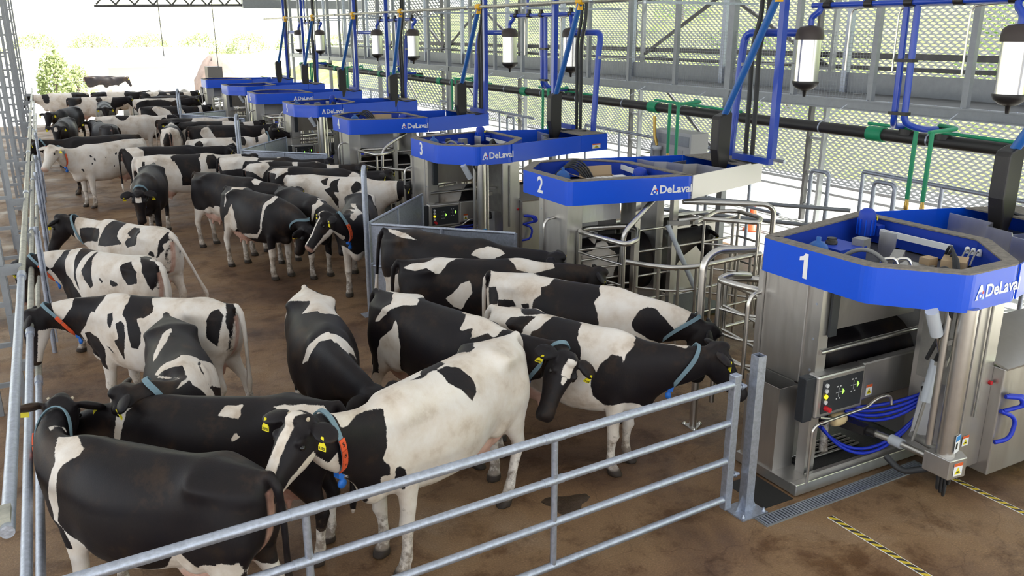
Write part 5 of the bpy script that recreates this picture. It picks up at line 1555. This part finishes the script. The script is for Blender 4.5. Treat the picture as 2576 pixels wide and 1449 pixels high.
# ---------------------------------------------------------------- the herd
NW = dict(base='noise')
COATS = {
 'C1': [('w', [(0.719,0.115),(1.143,-0.194),(1.456,-0.252),(0.526,0.055),(0.444,0.095),(0.434,0.139),(0.48,0.173),(0.54,0.228),(0.587,0.296),(0.604,0.42),(0.604,0.576),(0.639,0.679),(0.575,0.735),(0.513,0.789),(0.353,0.788),(0.495,0.899),(0.518,1.052),(0.56,1.082),(0.543,0.946),(0.548,0.815),(0.601,0.718),(0.688,0.686),(0.679,0.605),(0.71,0.521),(0.714,0.442),(0.676,0.342),(0.653,0.237),(0.698,0.156)]),
  ('w', [(0.572,1.234),(0.043,0.913),(-0.058,0.902),(-0.149,0.886),(-0.278,0.814),(-0.353,0.704),(-0.415,0.664),(-0.447,0.692),(-0.485,0.722),(-0.545,0.762),(-0.605,0.722),(-0.669,0.716),(-0.711,0.696),(-0.818,0.685),(-0.847,0.668),(-0.855,0.742),(-0.743,0.942),(-0.761,0.958),(-0.783,1.054),(-0.837,0.882),(-0.839,0.861),(-0.782,0.882),(-0.7,0.901),(-0.509,1.018),(-0.339,1.026),(-0.323,1.019),(-0.313,1.018),(-0.193,0.869),(0.545,1.516),(0.542,1.517),(0.539,1.455),(0.665,1.481)])],
 'C2': [('w', [(0.798,0.158),(0.694,0.124),(0.73,0.159),(0.756,0.252),(0.793,0.384),(0.879,0.514),(0.961,0.5),(0.856,0.379),(0.814,0.258)]),
  ('w', [(-0.078,0.095),(-0.217,0.078),(-0.221,0.163),(-0.206,0.195),(-0.128,0.181),(-0.043,0.169)]),
  ('w', [(-0.472,0.081),(-0.573,0.065),(-0.667,0.067),(-0.766,0.068),(-0.865,0.073),(-0.956,0.169),(-0.886,0.248),(-0.793,0.238),(-0.733,0.215),(-0.662,0.18),(-0.57,0.137),(-0.518,0.099)]),
  ('w', [(-0.2,0.306),(-0.238,0.339),(-0.214,0.36),(-0.184,0.378),(-0.171,0.354)])],
 'C3': [('k', [(0.362,0.036),(0.027,-0.147),(-0.151,-0.118),(-0.51,-0.18),(-0.539,-0.15),(-0.558,-0.094),(-0.573,-0.086),(-0.465,-0.04),(-0.339,0.025),(-0.291,-0.114),(-0.142,-0.121),(0.033,0.039),(0.252,0.05)]),
  ('k', [(0.078,0.051),(-0.019,0.045),(-0.096,0.093),(-0.123,0.178),(-0.122,0.256),(-0.103,0.309),(-0.023,0.362),(0.042,0.241),(0.112,0.159)]),
  ('k', [(0.716,0.138),(0.749,0.22),(0.771,0.306),(0.799,0.447),(0.824,0.486),(0.777,0.559),(0.771,0.633),(0.826,0.62),(0.812,0.698),(0.889,0.745),(0.869,0.805),(0.886,0.782),(0.888,0.747),(1.051,0.518),(1.122,0.461),(1.17,0.354),(1.18,0.266),(1.401,0.127),(1.068,0.135),(0.928,0.09),(0.808,0.103)]),
  ('k', [(0.741,0.607),(0.709,0.587),(0.661,0.641),(0.655,0.683),(0.663,0.793),(0.683,0.779),(0.739,0.698)])],
 'C4': [('w', [(-0.571,-0.201),(-0.785,-0.166),(-0.989,-0.056),(-0.988,-0.042),(-0.989,0.042),(-0.654,0.089),(-0.57,0.179),(-0.508,0.234),(-0.126,0.254),(0.082,0.063),(0.053,0.038),(-0.05,-0.078),(-0.126,-0.141),(-0.216,-0.06),(-0.345,-0.039),(-0.466,-0.097),(-0.586,-0.174),(-0.573,-0.203)]),
  ('w', [(-0.572,-0.203),(-0.738,-0.358),(-0.727,-0.511),(-0.68,-0.555),(-0.753,-0.643),(-0.753,-0.484)]),
  ('w', [(0.508,-0.459),(0.557,-0.337),(0.599,-0.193),(0.607,-0.107),(0.643,0.05),(0.653,0.131),(0.656,0.27),(0.511,0.493),(0.941,0.114),(0.778,0.096),(0.72,-0.091),(0.666,-0.152),(0.668,-0.251),(0.637,-0.373)])],
 'C5': [('w', [(-0.367,-0.035),(-0.403,0.021),(-0.248,-0.04),(-0.103,-0.071),(0.013,-0.114),(0.14,-0.18),(0.156,-0.231),(0.003,-0.197),(-0.13,-0.143),(-0.311,-0.084)]),
  ('w', [(1.256,0.219),(1.198,0.246),(1.208,0.142),(1.191,0.037),(0.457,-0.275),(0.536,-0.174),(0.558,-0.121),(0.628,-0.064),(0.715,0.073),(0.84,0.094),(0.991,0.083),(1.069,0.122),(0.973,0.112),(0.882,0.118),(0.887,0.164),(0.837,0.248),(0.79,0.351),(0.727,0.424),(0.529,0.533),(0.662,0.367),(0.681,0.275),(0.636,0.183),(0.556,0.138),(0.374,0.165),(0.376,0.097),(0.417,0.039),(0.48,-0.053),(0.419,-0.12),(0.383,-0.197),(0.375,-0.275),(1.193,0.017),(1.222,0.107),(1.239,0.186)]),
  ('w', [(0.387,0.174),(0.203,0.325),(0.092,0.423),(0.123,0.504),(0.199,0.572),(0.227,0.625),(0.273,0.726),(0.271,0.727),(0.235,0.655),(0.222,0.61),(0.398,0.514),(0.574,0.39),(0.649,0.362),(0.675,0.271),(0.576,0.149)])],
 'C6': [('k', [(0.897,-0.071),(0.791,-0.091),(0.624,-0.045),(0.612,0.11),(0.665,0.264),(0.727,0.252),(0.821,0.412),(0.979,0.484),(0.938,0.603),(0.844,0.805),(0.879,0.754),(1.547,0.38),(1.38,0.273),(1.115,0.253),(0.974,0.174)]),
  ('k', [(0.385,-0.062),(0.217,-0.066),(0.09,-0.081),(-0.073,-0.072),(0.033,0.051),(-0.078,0.138),(-0.093,0.2),(-0.009,0.28),(0.073,0.287),(-0.001,0.435),(0.001,0.557),(0.038,0.634),(0.121,0.628),(0.167,0.419),(0.205,0.314),(0.263,0.256),(0.277,0.164),(0.265,0.116),(0.375,-0.069)]),
  ('k', [(0.468,0.27),(0.403,0.243),(0.385,0.325),(0.414,0.454),(0.466,0.381)]),
  ('k', [(0.336,0.37),(0.265,0.327),(0.215,0.374),(0.186,0.491),(0.213,0.651),(0.252,0.78),(0.284,0.705),(0.352,0.572),(0.288,0.533),(0.308,0.446)]),
  ('k', [(0.882,0.499),(0.765,0.494),(0.619,0.563),(0.545,0.686),(0.566,0.856),(0.547,0.94),(0.645,0.871),(0.875,0.751),(0.938,0.603),(0.871,0.584)]),
  ('k', [(-0.771,0.143),(-0.833,0.105),(-0.896,0.178),(-0.88,0.376),(-0.861,0.528),(-0.759,0.446),(-0.747,0.262)]),
  ('k', [(-0.802,-0.068),(-0.897,-0.037),(-0.993,0.082),(-0.972,0.226),(-0.965,0.371),(-0.91,0.58),(-0.926,0.538),(-0.944,0.354),(-0.912,0.129)]),
  ('k', [(0.512,0.631),(0.45,0.656),(0.385,0.73),(0.425,0.716)])],
 'C7': [('k', [(1.507,0.357),(1.269,0.325),(0.961,0.306),(0.795,0.17),(0.772,-0.089),(0.668,0.152),(0.569,0.425),(0.398,0.484),(0.198,0.642),(0.167,0.71),(0.478,0.858),(0.556,0.819),(0.636,0.83),(1.685,-0.485),(1.718,0.498),(1.748,0.481),(1.703,0.495)]),
  ('k', [(0.493,-0.039),(0.198,-0.079),(0.125,-0.081),(0.282,-0.036),(0.291,0.226),(0.305,0.363),(0.214,0.534),(0.142,0.655),(0.312,0.455),(0.398,0.256),(0.467,0.087)]),
  ('k', [(0.248,-0.089),(0.124,0.104),(0.021,0.248),(-0.036,0.387),(-0.074,0.492),(-0.028,0.536),(0.077,0.445),(0.194,0.329),(0.17,0.23),(0.173,0.088)]),
  ('k', [(-0.141,0.364),(-0.229,0.413),(-0.219,0.456),(-0.167,0.406)]),
  ('k', [(-0.345,0.372),(-0.469,0.4),(-0.494,0.433),(-0.398,0.464),(-0.34,0.435)]),
  ('k', [(-0.549,0.138),(-0.606,0.085),(-0.784,0.212),(-0.801,0.365),(-0.659,0.408),(-0.569,0.312)]),
  ('k', [(-0.665,0.031),(-0.545,-0.101),(-0.586,-0.154),(-1.009,0.093),(-0.963,0.384),(-0.942,0.428),(-0.885,0.266),(-0.808,0.129)])],
 'C8': [('k', [(0.375,0.24),(0.377,0.053),(0.372,-0.063),(0.123,-0.079),(0.12,-0.081),(0.041,0.076),(-0.03,0.252),(-0.196,0.348),(0.138,0.437),(0.413,0.454)]),
  ('k', [(-0.214,0.18),(-0.227,0.071),(-0.388,0.062),(-0.544,0.116),(-0.554,0.203),(-0.493,0.325),(-0.308,0.385),(-0.235,0.321),(-0.266,0.252),(-0.326,0.226)]),
  ('k', [(1.082,0.213),(0.495,0.192),(0.436,0.267),(0.453,0.397),(1.128,0.447)]),
  ('k', [(-0.94,0.244),(-0.956,0.153),(-0.971,-0.197),(-0.94,-0.447),(-0.855,0.704),(-0.85,0.73),(-0.933,0.517),(-0.972,0.224),(-0.969,0.31),(-0.941,0.488),(-0.89,0.642),(-0.881,0.458),(-0.952,0.301)]),
  ('k', [(-0.787,0.36),(-0.831,0.37),(-0.866,0.441),(-0.754,0.424)])],
 'P1': [('w', [(-0.894,-0.042),(-0.77,-0.051),(-0.536,-0.085),(-0.403,-0.133),(-0.352,-0.157),(-0.489,-0.153),(-0.637,-0.136),(-0.827,-0.09)]),
  ('w', [(0.454,-0.259),(0.513,-0.183),(0.632,-0.117),(0.756,-0.129),(0.841,-0.175),(0.746,-0.268),(0.599,-0.293)]),
  ('w', [(-1.036,-0.708),(-0.756,-0.708),(-0.574,-0.634),(-0.538,-0.786),(-0.75,-0.993),(-1.023,-0.994)])],
 'P2': [('w', [(-0.903,-0.147),(-0.774,-0.09),(-0.611,-0.076),(-0.429,0.044),(-0.289,0.031),(-0.149,0.039),(-0.034,0.07),(-0.164,0.037),(-0.355,-0.089),(-0.446,-0.227),(-0.495,-0.237),(-0.605,-0.158),(-0.751,-0.188),(-0.835,-0.169)]),
  ('w', [(0.373,-0.035),(0.454,0.034),(0.513,0.034),(0.756,0.095),(0.84,0.095),(0.897,-0.141),(0.76,-0.207),(0.688,-0.235),(0.575,-0.214),(0.467,-0.182),(0.45,-0.108)]),
  ('w', [(-0.387,-0.548),(-0.226,-0.414),(-0.206,-0.365),(-0.095,-0.324),(-0.074,-0.385),(-0.059,-0.467),(-0.102,-0.534),(-0.198,-0.687),(-0.293,-0.651)])],
 'P3': [('k', [(-0.276,-0.143),(-0.199,-0.111),(-0.186,0.037),(-0.003,0.06),(0.243,0.056),(0.343,0.044),(0.344,-0.062),(0.39,-0.133),(0.353,-0.229),(0.399,-0.326),(0.439,-0.466),(0.337,-0.48),(0.11,-0.487),(-0.077,-0.439),(-0.327,-0.419),(-0.326,-0.297),(-0.248,-0.226),(-0.262,-0.182)]),
  ('k', [(-1.015,-0.242),(-0.798,-0.211),(-0.745,-0.309),(-0.747,-0.404),(-0.866,-0.449),(-1.028,0.337)]),
  ('k', [(0.826,-0.174),(0.887,-0.162),(0.956,-0.204),(1.081,-0.257),(1.229,-0.289),(1.398,-0.29),(1.241,-0.366),(1.09,-0.488),(0.919,-0.503),(0.776,-0.462),(0.746,-0.408),(0.775,-0.254)]),
  ('k', [(-0.514,0.092),(-0.282,0.045),(-0.207,0.067),(-0.353,0.024),(-0.457,0.043)]),
  ('k', [(-0.461,-0.363),(-0.369,-0.35),(-0.354,-0.407),(-0.436,-0.405)]),
  ('k', [(-0.757,-0.358),(-0.557,-0.336),(-0.507,-0.401),(-0.728,-0.449)])],
 'P4': [('w', [(-0.927,-0.046),(-0.819,0.051),(-0.623,0.071),(-0.48,0.174),(-0.26,-0.076),(-0.402,-0.113),(-0.458,-0.154),(-0.534,-0.249),(-0.65,-0.344),(-0.712,-0.356),(-0.681,-0.292),(-0.512,-0.127),(-0.651,-0.043),(-0.756,0.03)]),
  ('w', [(0.189,0.113),(0.389,0.047),(0.545,0.057),(0.684,0.115),(0.777,0.096),(0.755,-0.16),(0.733,-0.168),(0.681,-0.145),(0.595,-0.209),(0.553,-0.244),(0.567,-0.206),(0.53,-0.131),(0.431,-0.196),(0.401,-0.177),(0.385,-0.097)]),
  ('w', [(-0.413,-0.273),(-0.376,-0.323),(-0.299,-0.515),(-0.323,-0.643),(-0.38,-0.784),(-0.359,-0.859),(-0.775,-1.276),(-0.832,-1.244),(-0.774,-1.141),(-0.743,-0.984),(-0.689,-0.826),(-0.684,-0.678),(-0.62,-0.522),(-0.512,-0.436),(-0.435,-0.376)])],
 'P5': [('k', [(-0.339,-0.295),(-0.341,-0.225),(-0.279,-0.181),(-0.222,-0.051),(-0.215,0.031),(-0.067,0.073),(0.059,0.079),(0.128,-0.066),(0.168,-0.19),(0.238,-0.27),(0.267,-0.388),(0.25,-0.448),(0.139,-0.458),(-0.011,-0.446),(-0.172,-0.43),(-0.324,-0.362)]),
  ('k', [(-0.642,-0.199),(-0.633,-0.12),(-0.429,-0.065),(-0.372,-0.065),(-0.425,-0.183),(-0.446,-0.271),(-0.581,-0.244)]),
  ('k', [(0.666,0.1),(0.882,0.092),(1.021,-0.054),(1.153,-0.049),(1.271,-0.054),(1.377,-0.08),(1.397,-0.207),(1.47,-0.337),(1.548,-0.378),(1.269,-0.334),(1.196,-0.404),(1.048,-0.525),(0.878,-0.793),(0.628,-1.052),(0.658,-0.856),(0.543,-0.838),(0.398,-0.729),(0.384,-0.568),(0.472,-0.38),(0.552,-0.269),(0.648,-0.27),(0.672,-0.35),(0.677,-0.259),(0.715,-0.145)]),
  ('k', [(-0.636,0.044),(-0.53,0.069),(-0.269,0.073),(-0.282,0.067),(-0.37,-0.03),(-0.471,-0.064),(-0.562,-0.045)])],
 'M5': [('w', [(0.605,-0.107),(0.636,0.082),(0.76,0.103),(0.773,-0.16),(0.679,-0.166)])],
 'M6': [('w', [(-0.924,0.043),(-0.684,0.033),(-0.515,0.111),(-0.343,-0.044),(-0.603,-0.071),(-0.577,-0.298),(-0.648,-0.438),(-0.638,-0.263),(-0.523,-0.133)]),
  ('w', [(0.49,-0.261),(0.535,-0.177),(0.568,-0.044),(0.606,0.062),(0.668,-0.144),(0.57,-0.268),(0.521,-0.462),(0.472,-0.691),(0.309,-0.86),(0.068,-0.88),(-0.326,-0.865),(0.358,-0.782),(0.449,-0.656),(0.482,-0.431)]),
  ('w', [(-0.405,-0.351),(-0.326,-0.471),(-0.264,-0.686),(-0.444,-0.834),(-0.8,-1.135),(-0.833,-1.144),(-0.76,-0.887),(-0.68,-0.633),(-0.56,-0.541)])],
 'M7': [('w', [(0.658,-0.188),(0.708,-0.132),(0.526,0.168),(0.571,0.181),(0.846,-0.116),(0.778,-0.232),(0.782,-0.39),(0.74,-0.48),(0.7,-0.238)])],
 'M8': [('w', [(1.184,0.003),(0.154,-0.106),(0.627,0.064),(0.681,0.164),(0.868,0.135),(1.037,0.175),(1.088,0.108),(0.513,-0.131)]),
  ('w', [(-0.536,-0.064),(-0.987,0.036),(-0.549,0.107),(-0.546,0.193),(-0.743,0.449),(-0.36,0.286),(-0.468,0.133)])],
 'M1': [('w', [(-0.969,-0.132),(-0.938,0.047),(-0.709,0.026),(-0.311,0.03),(-0.078,-0.066),(-0.107,-0.241),(-0.24,-0.31),(-0.545,-0.348),(-0.863,-0.374)]),
  ('w', [(0.242,0.053),(0.399,0.037),(0.775,0.087),(0.78,0.089),(0.336,-0.064)])],
 'M2': [('w', [(-1.061,-0.221),(-0.866,-0.115),(-0.677,-0.09),(-0.437,-0.083),(-0.386,-0.184),(-0.499,-0.325),(-0.526,-0.451),(-0.645,-0.366),(-0.782,-0.3),(-0.928,-0.266)]),
  ('w', [(0.027,-0.056),(0.11,0.045),(0.182,-0.14),(0.099,-0.185)]),
  ('w', [(0.4,0.036),(0.601,0.056),(0.94,0.065),(0.999,-0.18),(0.779,-0.19),(0.684,0.068),(0.537,-0.052)]),
  ('w', [(-0.677,-0.051),(-0.384,0.033),(-0.387,-0.046),(-0.529,-0.089)])],
 'M3': [('w', [(-1.031,-0.151),(-0.865,-0.084),(-0.531,-0.074),(-0.492,-0.175),(-0.678,-0.258),(-0.778,-0.324),(-0.753,-0.22)]),
  ('w', [(0.697,-0.217),(0.764,-0.075),(0.91,-0.135),(0.932,-0.235),(0.811,-0.27)])],
 'M4': [('k', [(-0.236,-0.159),(-0.1,-0.055),(-0.084,-0.246),(-0.155,-0.23)]),
  ('k', [(-0.006,-0.154),(0.123,-0.079),(0.133,-0.24),(0.179,-0.382),(0.009,-0.352),(-0.027,-0.243)]),
  ('k', [(0.376,-0.271),(0.463,-0.125),(0.599,-0.19),(0.623,-0.353),(0.443,-0.406)]),
  ('k', [(-0.119,-0.333),(0.001,-0.281),(0.181,-0.526),(0.176,-0.699),(0.045,-0.491)]),
  ('k', [(-1.065,-0.259),(-1.055,-0.166),(-1.018,-0.181),(-1.068,-0.332)])],
 'F1': [('k', [(0.591,0.326),(0.545,0.324),(0.522,0.37),(0.569,0.376)]),
  ('k', [(0.517,0.409),(0.479,0.404),(0.469,0.496),(0.504,0.474)]),
  ('k', [(0.28,0.389),(0.253,0.424),(0.237,0.469),(0.27,0.443)]),
  ('k', [(-0.003,0.361),(-0.063,0.348),(-0.034,0.403),(0.0,0.405)]),
  ('k', [(0.573,0.492),(0.544,0.513),(0.545,0.55),(0.574,0.538)]),
  ('k', [(0.105,0.65),(0.056,0.648),(0.076,0.696),(0.106,0.677)]),
  ('k', [(0.803,0.592),(0.758,0.619),(0.746,0.678),(0.78,0.649)])],
 'F3': [('k', [(-0.262,-0.093),(-0.007,0.042),(0.261,0.045),(0.337,-0.249),(0.337,-0.456),(0.241,-0.781),(-0.082,-0.777),(-0.057,-0.567),(-0.13,-0.342),(-0.179,-0.226),(-0.102,-0.206),(-0.214,-0.222)]),
  ('k', [(0.503,-0.087),(0.645,-0.077),(0.722,-0.26),(0.707,-0.428),(0.495,-0.436),(0.468,-0.253)]),
  ('k', [(0.26,0.045),(0.373,-0.032),(0.343,-0.158),(0.266,-0.127)]),
  ('k', [(-0.833,-0.181),(-0.777,-0.192),(-0.788,-0.317),(-0.848,-0.31)])],
 'F9': [('k', [(-0.849,-0.184),(-0.691,-0.099),(-0.629,-0.25),(-0.696,-0.388),(-0.852,-0.374)]),
  ('k', [(0.193,0.043),(0.475,-0.053),(0.501,-0.233),(0.44,-0.338),(0.239,-0.278),(0.15,-0.152)]),
  ('k', [(0.019,-0.292),(0.152,-0.242),(0.227,-0.387),(0.219,-0.55),(0.08,-0.508),(0.002,-0.378)]),
  ('k', [(0.83,0.088),(0.941,0.066),(0.864,-0.239),(0.777,-0.268)])],
 'R2': [('w', [(-0.537,0.112),(-0.498,0.079),(-0.486,0.071),(-0.537,0.105)]),
  ('w', [(-0.967,0.357),(-0.915,-0.274),(-0.778,-0.241),(-0.689,-0.141),(-0.559,-0.116),(-0.538,-0.245),(-0.425,-0.303),(-0.369,-0.388),(-0.415,-0.563),(-0.456,-0.708),(-0.684,-0.706),(-0.869,-0.704),(-0.839,-0.842),(-0.905,-0.6)]),
  ('w', [(-0.739,-0.044),(-0.619,-0.053),(-0.726,-0.153)])],
}

HERD = [
 # name, label, lod, x, y, heading, pose
 ('C1', 'black cow with white shoulder band standing behind the gate at lower left', 0, 0.25, 5.66, 134, dict(s=0.99, np=-16, ny=-72, hp=4, base='black', legs_white=0.62, collar=dict(side=1, blue=False), horn=True, hy=22, curl=-3)),
 ('C2', 'black cow with narrow white shoulder stripe, second from the gate', 0, 0.88, 6.42, 148, dict(s=0.95, np=-58, ny=-8, base='black', legs_white=0.35)),
 ('C3', 'cream white cow with black head and white blaze facing the gate', 0, 2.52, 5.88, -155, dict(s=1.05, np=4, ny=4, hp=2, base='white', blaze=[(-0.03, 0.50, 0.035, 0.05)], nose='pink', legs=(0.08, -0.04, 0.18, -0.12), collar=dict(side=1, digits='5612'), tagno='3355', horn=True, jaw=True)),
 ('C4', 'black cow with white rump walking toward the camera mid floor', 0, 2.1, 7.95, -97, dict(s=1.0, np=-48, ny=30, base='black', legs_white=0.3)),
 ('C5', 'black and dirty white cow with orange collar, head turned to the left fence', 0, 0.74, 7.88, -92, dict(s=0.96, np=6, ny=-84, hy=-10, base='black', legs_white=0.3, collar=dict(side=1, blue=False), hp=-28)),
 ('C6', 'white cow with large black patches and hanging tail, head lowered to fence', 0, 0.74, 9.36, 138, dict(s=0.97, np=-34, ny=36, base='white', face=0.2, jaw=True, legs=(0.05, -0.08, 0.1, -0.22), collar=dict(side=1))),
 ('C7', 'white cow with black neck reaching its nose through the left fence', 0, 0.42, 11.68, 124, dict(s=0.97, np=-36, ny=42, base='white', blaze=[(0.2, 0.5, 0.05, 0.07)], nose='pink', collar=dict(side=1))),
 ('C8', 'white cow with black saddle seen from behind, udder showing', 0, 0.82, 13.2, 118, dict(s=1.0, np=-12, ny=28, base='white', tail=-0.35, collar=dict(side=1, orange=False, blue=False))),
 ('P1', 'nearly all black cow beside the grey barrier by robot two', 0, 4.45, 10.05, -55, dict(s=1.05, np=-22, ny=8, base='black', legs_white=0.5, tail_white=True, tail=-0.1)),
 ('P2', 'brown-black cow with white back stripe behind the white-rumped cow', 0, 4.38, 9.0, -27, dict(s=1.0, np=-28, ny=0, base='black', legs_white=0.4)),
 ('P3', 'white-rumped cow with broad black saddle heading to robot one gates', 0, 4.78, 7.5, -55, dict(s=1.03, np=-48, ny=14, base='white', face=0.2, collar=dict(side=1, orange=False, blue=False))),
 ('P4', 'black cow with white star on forehead and blue collar looking at gate', 0, 3.18, 7.35, -69, dict(s=1.03, np=-30, ny=36, hp=-14, base='black', blaze=[(0.02, 0.16, 0.045, 0.05), (0.16, 0.22, 0.03, 0.01)], legs_white=0.55, collar=dict(side=-1, orange=False), nose='dark', tagno='2458', hy=-72)),
 ('P5', 'black and white cow beside gate post, head stretched toward robot one', 0, 4.2, 6.55, -62, dict(s=0.98, np=-22, ny=36, base='white', face=0.2, legs_white=0.7, collar=dict(side=-1, orange=False), hp=14)),
 ('M1', 'white-rumped cow lined up for robot four', 1, 4.06, 19.14, -29, dict(np=-15, legs_white=0.5, base='black')),
 ('M2', 'black cow with white hips and white side spot near robot four', 1, 4.38, 17.90, -35, dict(np=-15, s=1.03, legs_white=0.5, base='black')),
 ('M3', 'black cow with white hip mark behind the white patched cow', 1, 4.60, 16.80, -41, dict(np=-12, s=1.03, legs_white=0.5, base='black')),
 ('M4', 'white cow with scattered black patches left of the hooped barrier', 1, 4.65, 15.68, -40, dict(np=-18, s=1.02, legs_white=0.55, base='white')),
 ('M5', 'black cow with white hind legs standing mid floor facing right', 0, 2.92, 16.75, -57, dict(np=-25, s=1.02, base='black', legs_white=0.82)),
 ('M6', 'black cow with white shoulder line lowering its head to floor', 0, 3.0, 14.9, -69, dict(np=-58, hp=-18, s=1.0, base='black', legs_white=0.62, blaze=[(0.0, 0.12, 0.05, 0.02)], collar=dict(side=1, orange=False, blue=False))),
 ('M7', 'black cow with white belly flash behind the lowered-head cow', 0, 3.72, 14.62, -80, dict(np=-40, s=0.98, base='black', legs_white=0.45, blaze=[(0.35, 0.46, 0.03, 0.04)])),
 ('M8', 'black cow with orange number collar facing left beside the hooped post', 0, 4.28, 13.25, -112, dict(np=-4, ny=-52, hy=-12, s=1.02, base='black', legs_white=0.78, blaze=[(-0.02, 0.5, 0.02, 0.02)], nose='pink', jaw=True, collar=dict(side=1, digits='5778'))),
 ('F1', 'pale white cow with small black flecks looking at camera', 1, 1.15, 23.1, -150, dict(np=0, ny=22, s=1.05, base='white', face=-0.2, nose='pink', legs_white=0.5, collar=dict(side=1), tags=(1,))),
 ('F2', 'black cow behind the pale flecked cow by the left fence', 1, 1.05, 24.98, 178, dict(np=-14, ny=10, s=1.03, base='black', collar=dict(side=1))),
 ('F3', 'cow with white hips and black flank facing right mid herd', 1, 2.54, 20.27, -8, dict(np=-20, s=1.02, legs_white=0.5, base='white')),
 ('F4', 'dark backed cow half hidden behind the black-flanked cow', 1, 2.40, 22.2, -5, dict(np=-20, seed=26, bias=0.9, legs_white=0.6)),
 ('F5', 'black cow with white forehead spot walking straight at the camera', 0, 1.62, 18.55, -103, dict(np=-32, hp=-8, base='black', legs_white=0.3, blaze=[(0.06, 0.15, 0.05, 0.055)], collar=dict(side=1, orange=False))),
 ('F6', 'white cow freckled with many small black spots', 1, 2.36, 31.3, -3, dict(np=-15, seed=27, bias=-0.75, freq=9.0, legs_white=0.4)),
 ('F7', 'cow seen from behind with black hindquarters in the far group', 1, 3.18, 27.35, 82, dict(np=-15, seed=28, bias=0.2, legs_white=0.5)),
 ('F8', 'white and black cow standing before the third sheet barrier', 1, 4.00, 29.3, -4, dict(np=-15, seed=29, bias=-0.3, legs_white=0.5)),
 ('F9', 'white cow with black neck ring looking over the barrier at robot five', 1, 4.07, 23.6, 2, dict(np=18, hp=10, s=0.98, legs_white=0.5, collar=dict(side=-1, orange=False, blue=False), base='white')),
 ('F10', 'dark cow standing behind the cow looking over the barrier', 1, 4.55, 26.6, -6, dict(np=-15, seed=31, bias=0.9, legs_white=0.5)),
 ('F11', 'black and white cow nearest robot six', 2, 4.5, 27.9, -14, dict(np=-12, seed=32, bias=0.2)),
 ('F12', 'farthest cow of the right-hand queue before the bright yard', 2, 4.9, 43.3, -5, dict(np=-10, seed=33, bias=0.3)),
 ('F13', 'middle cow of the overlapping far queue', 2, 4.2, 38.9, -3, dict(np=-10, seed=34, bias=0.1)),
 ('F14', 'nearest cow of the overlapping far queue by the third barrier', 2, 4.02, 34.63, -2, dict(np=-10, seed=35, bias=-0.1)),
 ('F15', 'black-headed cow of the far queue beside robot eight', 2, 4.9, 40.3, 0, dict(np=-8, base='black')),
 ('F16', 'black cow by the left fence facing the camera, white forehead mark', 2, 0.42, 31.0, -100, dict(np=-20, base='black', blaze=[(0.05, 0.15, 0.05, 0.05)])),
 ('F17', 'black cow beside the left fence behind another black cow', 2, 0.62, 35.5, -115, dict(np=-15, base='black')),
 ('F18', 'black cow seen from behind beside the freckled white cow', 2, 1.45, 29.0, 100, dict(np=-15, base='black')),
 ('F19', 'white cow with black blotches farthest left by the fence', 2, 0.75, 44.6, 175, dict(np=-15, seed=37, bias=-0.3)),
 ('F20', 'dark cow facing the camera in the far left group', 2, 2.0, 37.6, -92, dict(np=-20, base='black')),
 ('F21', 'white cow with black patches across the far left group', 2, 1.8, 41.2, 0, dict(np=-15, seed=38, bias=-0.2)),
 ('F22', 'half hidden cow at the very back of the herd', 2, 2.9, 44.4, 0, dict(np=-12, seed=39, bias=0.1)),
 ('F23', 'dark cow walking alone outside in the bright yard', 1, 3.3, 60.5, -4, dict(np=-20, base='black', legs_white=0.85)),
 ('R1', 'black cow standing inside robot one', 0, 7.03, 5.32, 0, dict(s=0.95, np=-20, base='black', legs_white=0.5)),
 ('R2', 'black cow with white belly inside robot two', 0, 7.03, 9.53, 0, dict(s=0.95, np=-20, base='black', legs_white=0.5, seed=5)),
 ('R3', 'black and white spotted cow inside robot three', 1, 7.03, 14.22, 0, dict(s=0.95, np=-20, seed=41, bias=0.0, legs_white=0.5)),
 ('R4', 'black cow inside robot four', 1, 7.03, 18.60, 0, dict(s=0.95, np=-20, base='black')),
]
for (key, lab, lod, x, y, hd, q) in HERD:
    if key in COATS: q = dict(q, coat=COATS[key])
    grp = 'cows inside the robots' if key[0] == 'R' else 'dairy cows waiting at the milking robots'
    make_cow('cow', lab, q, lod, (x, y), hd, grp)
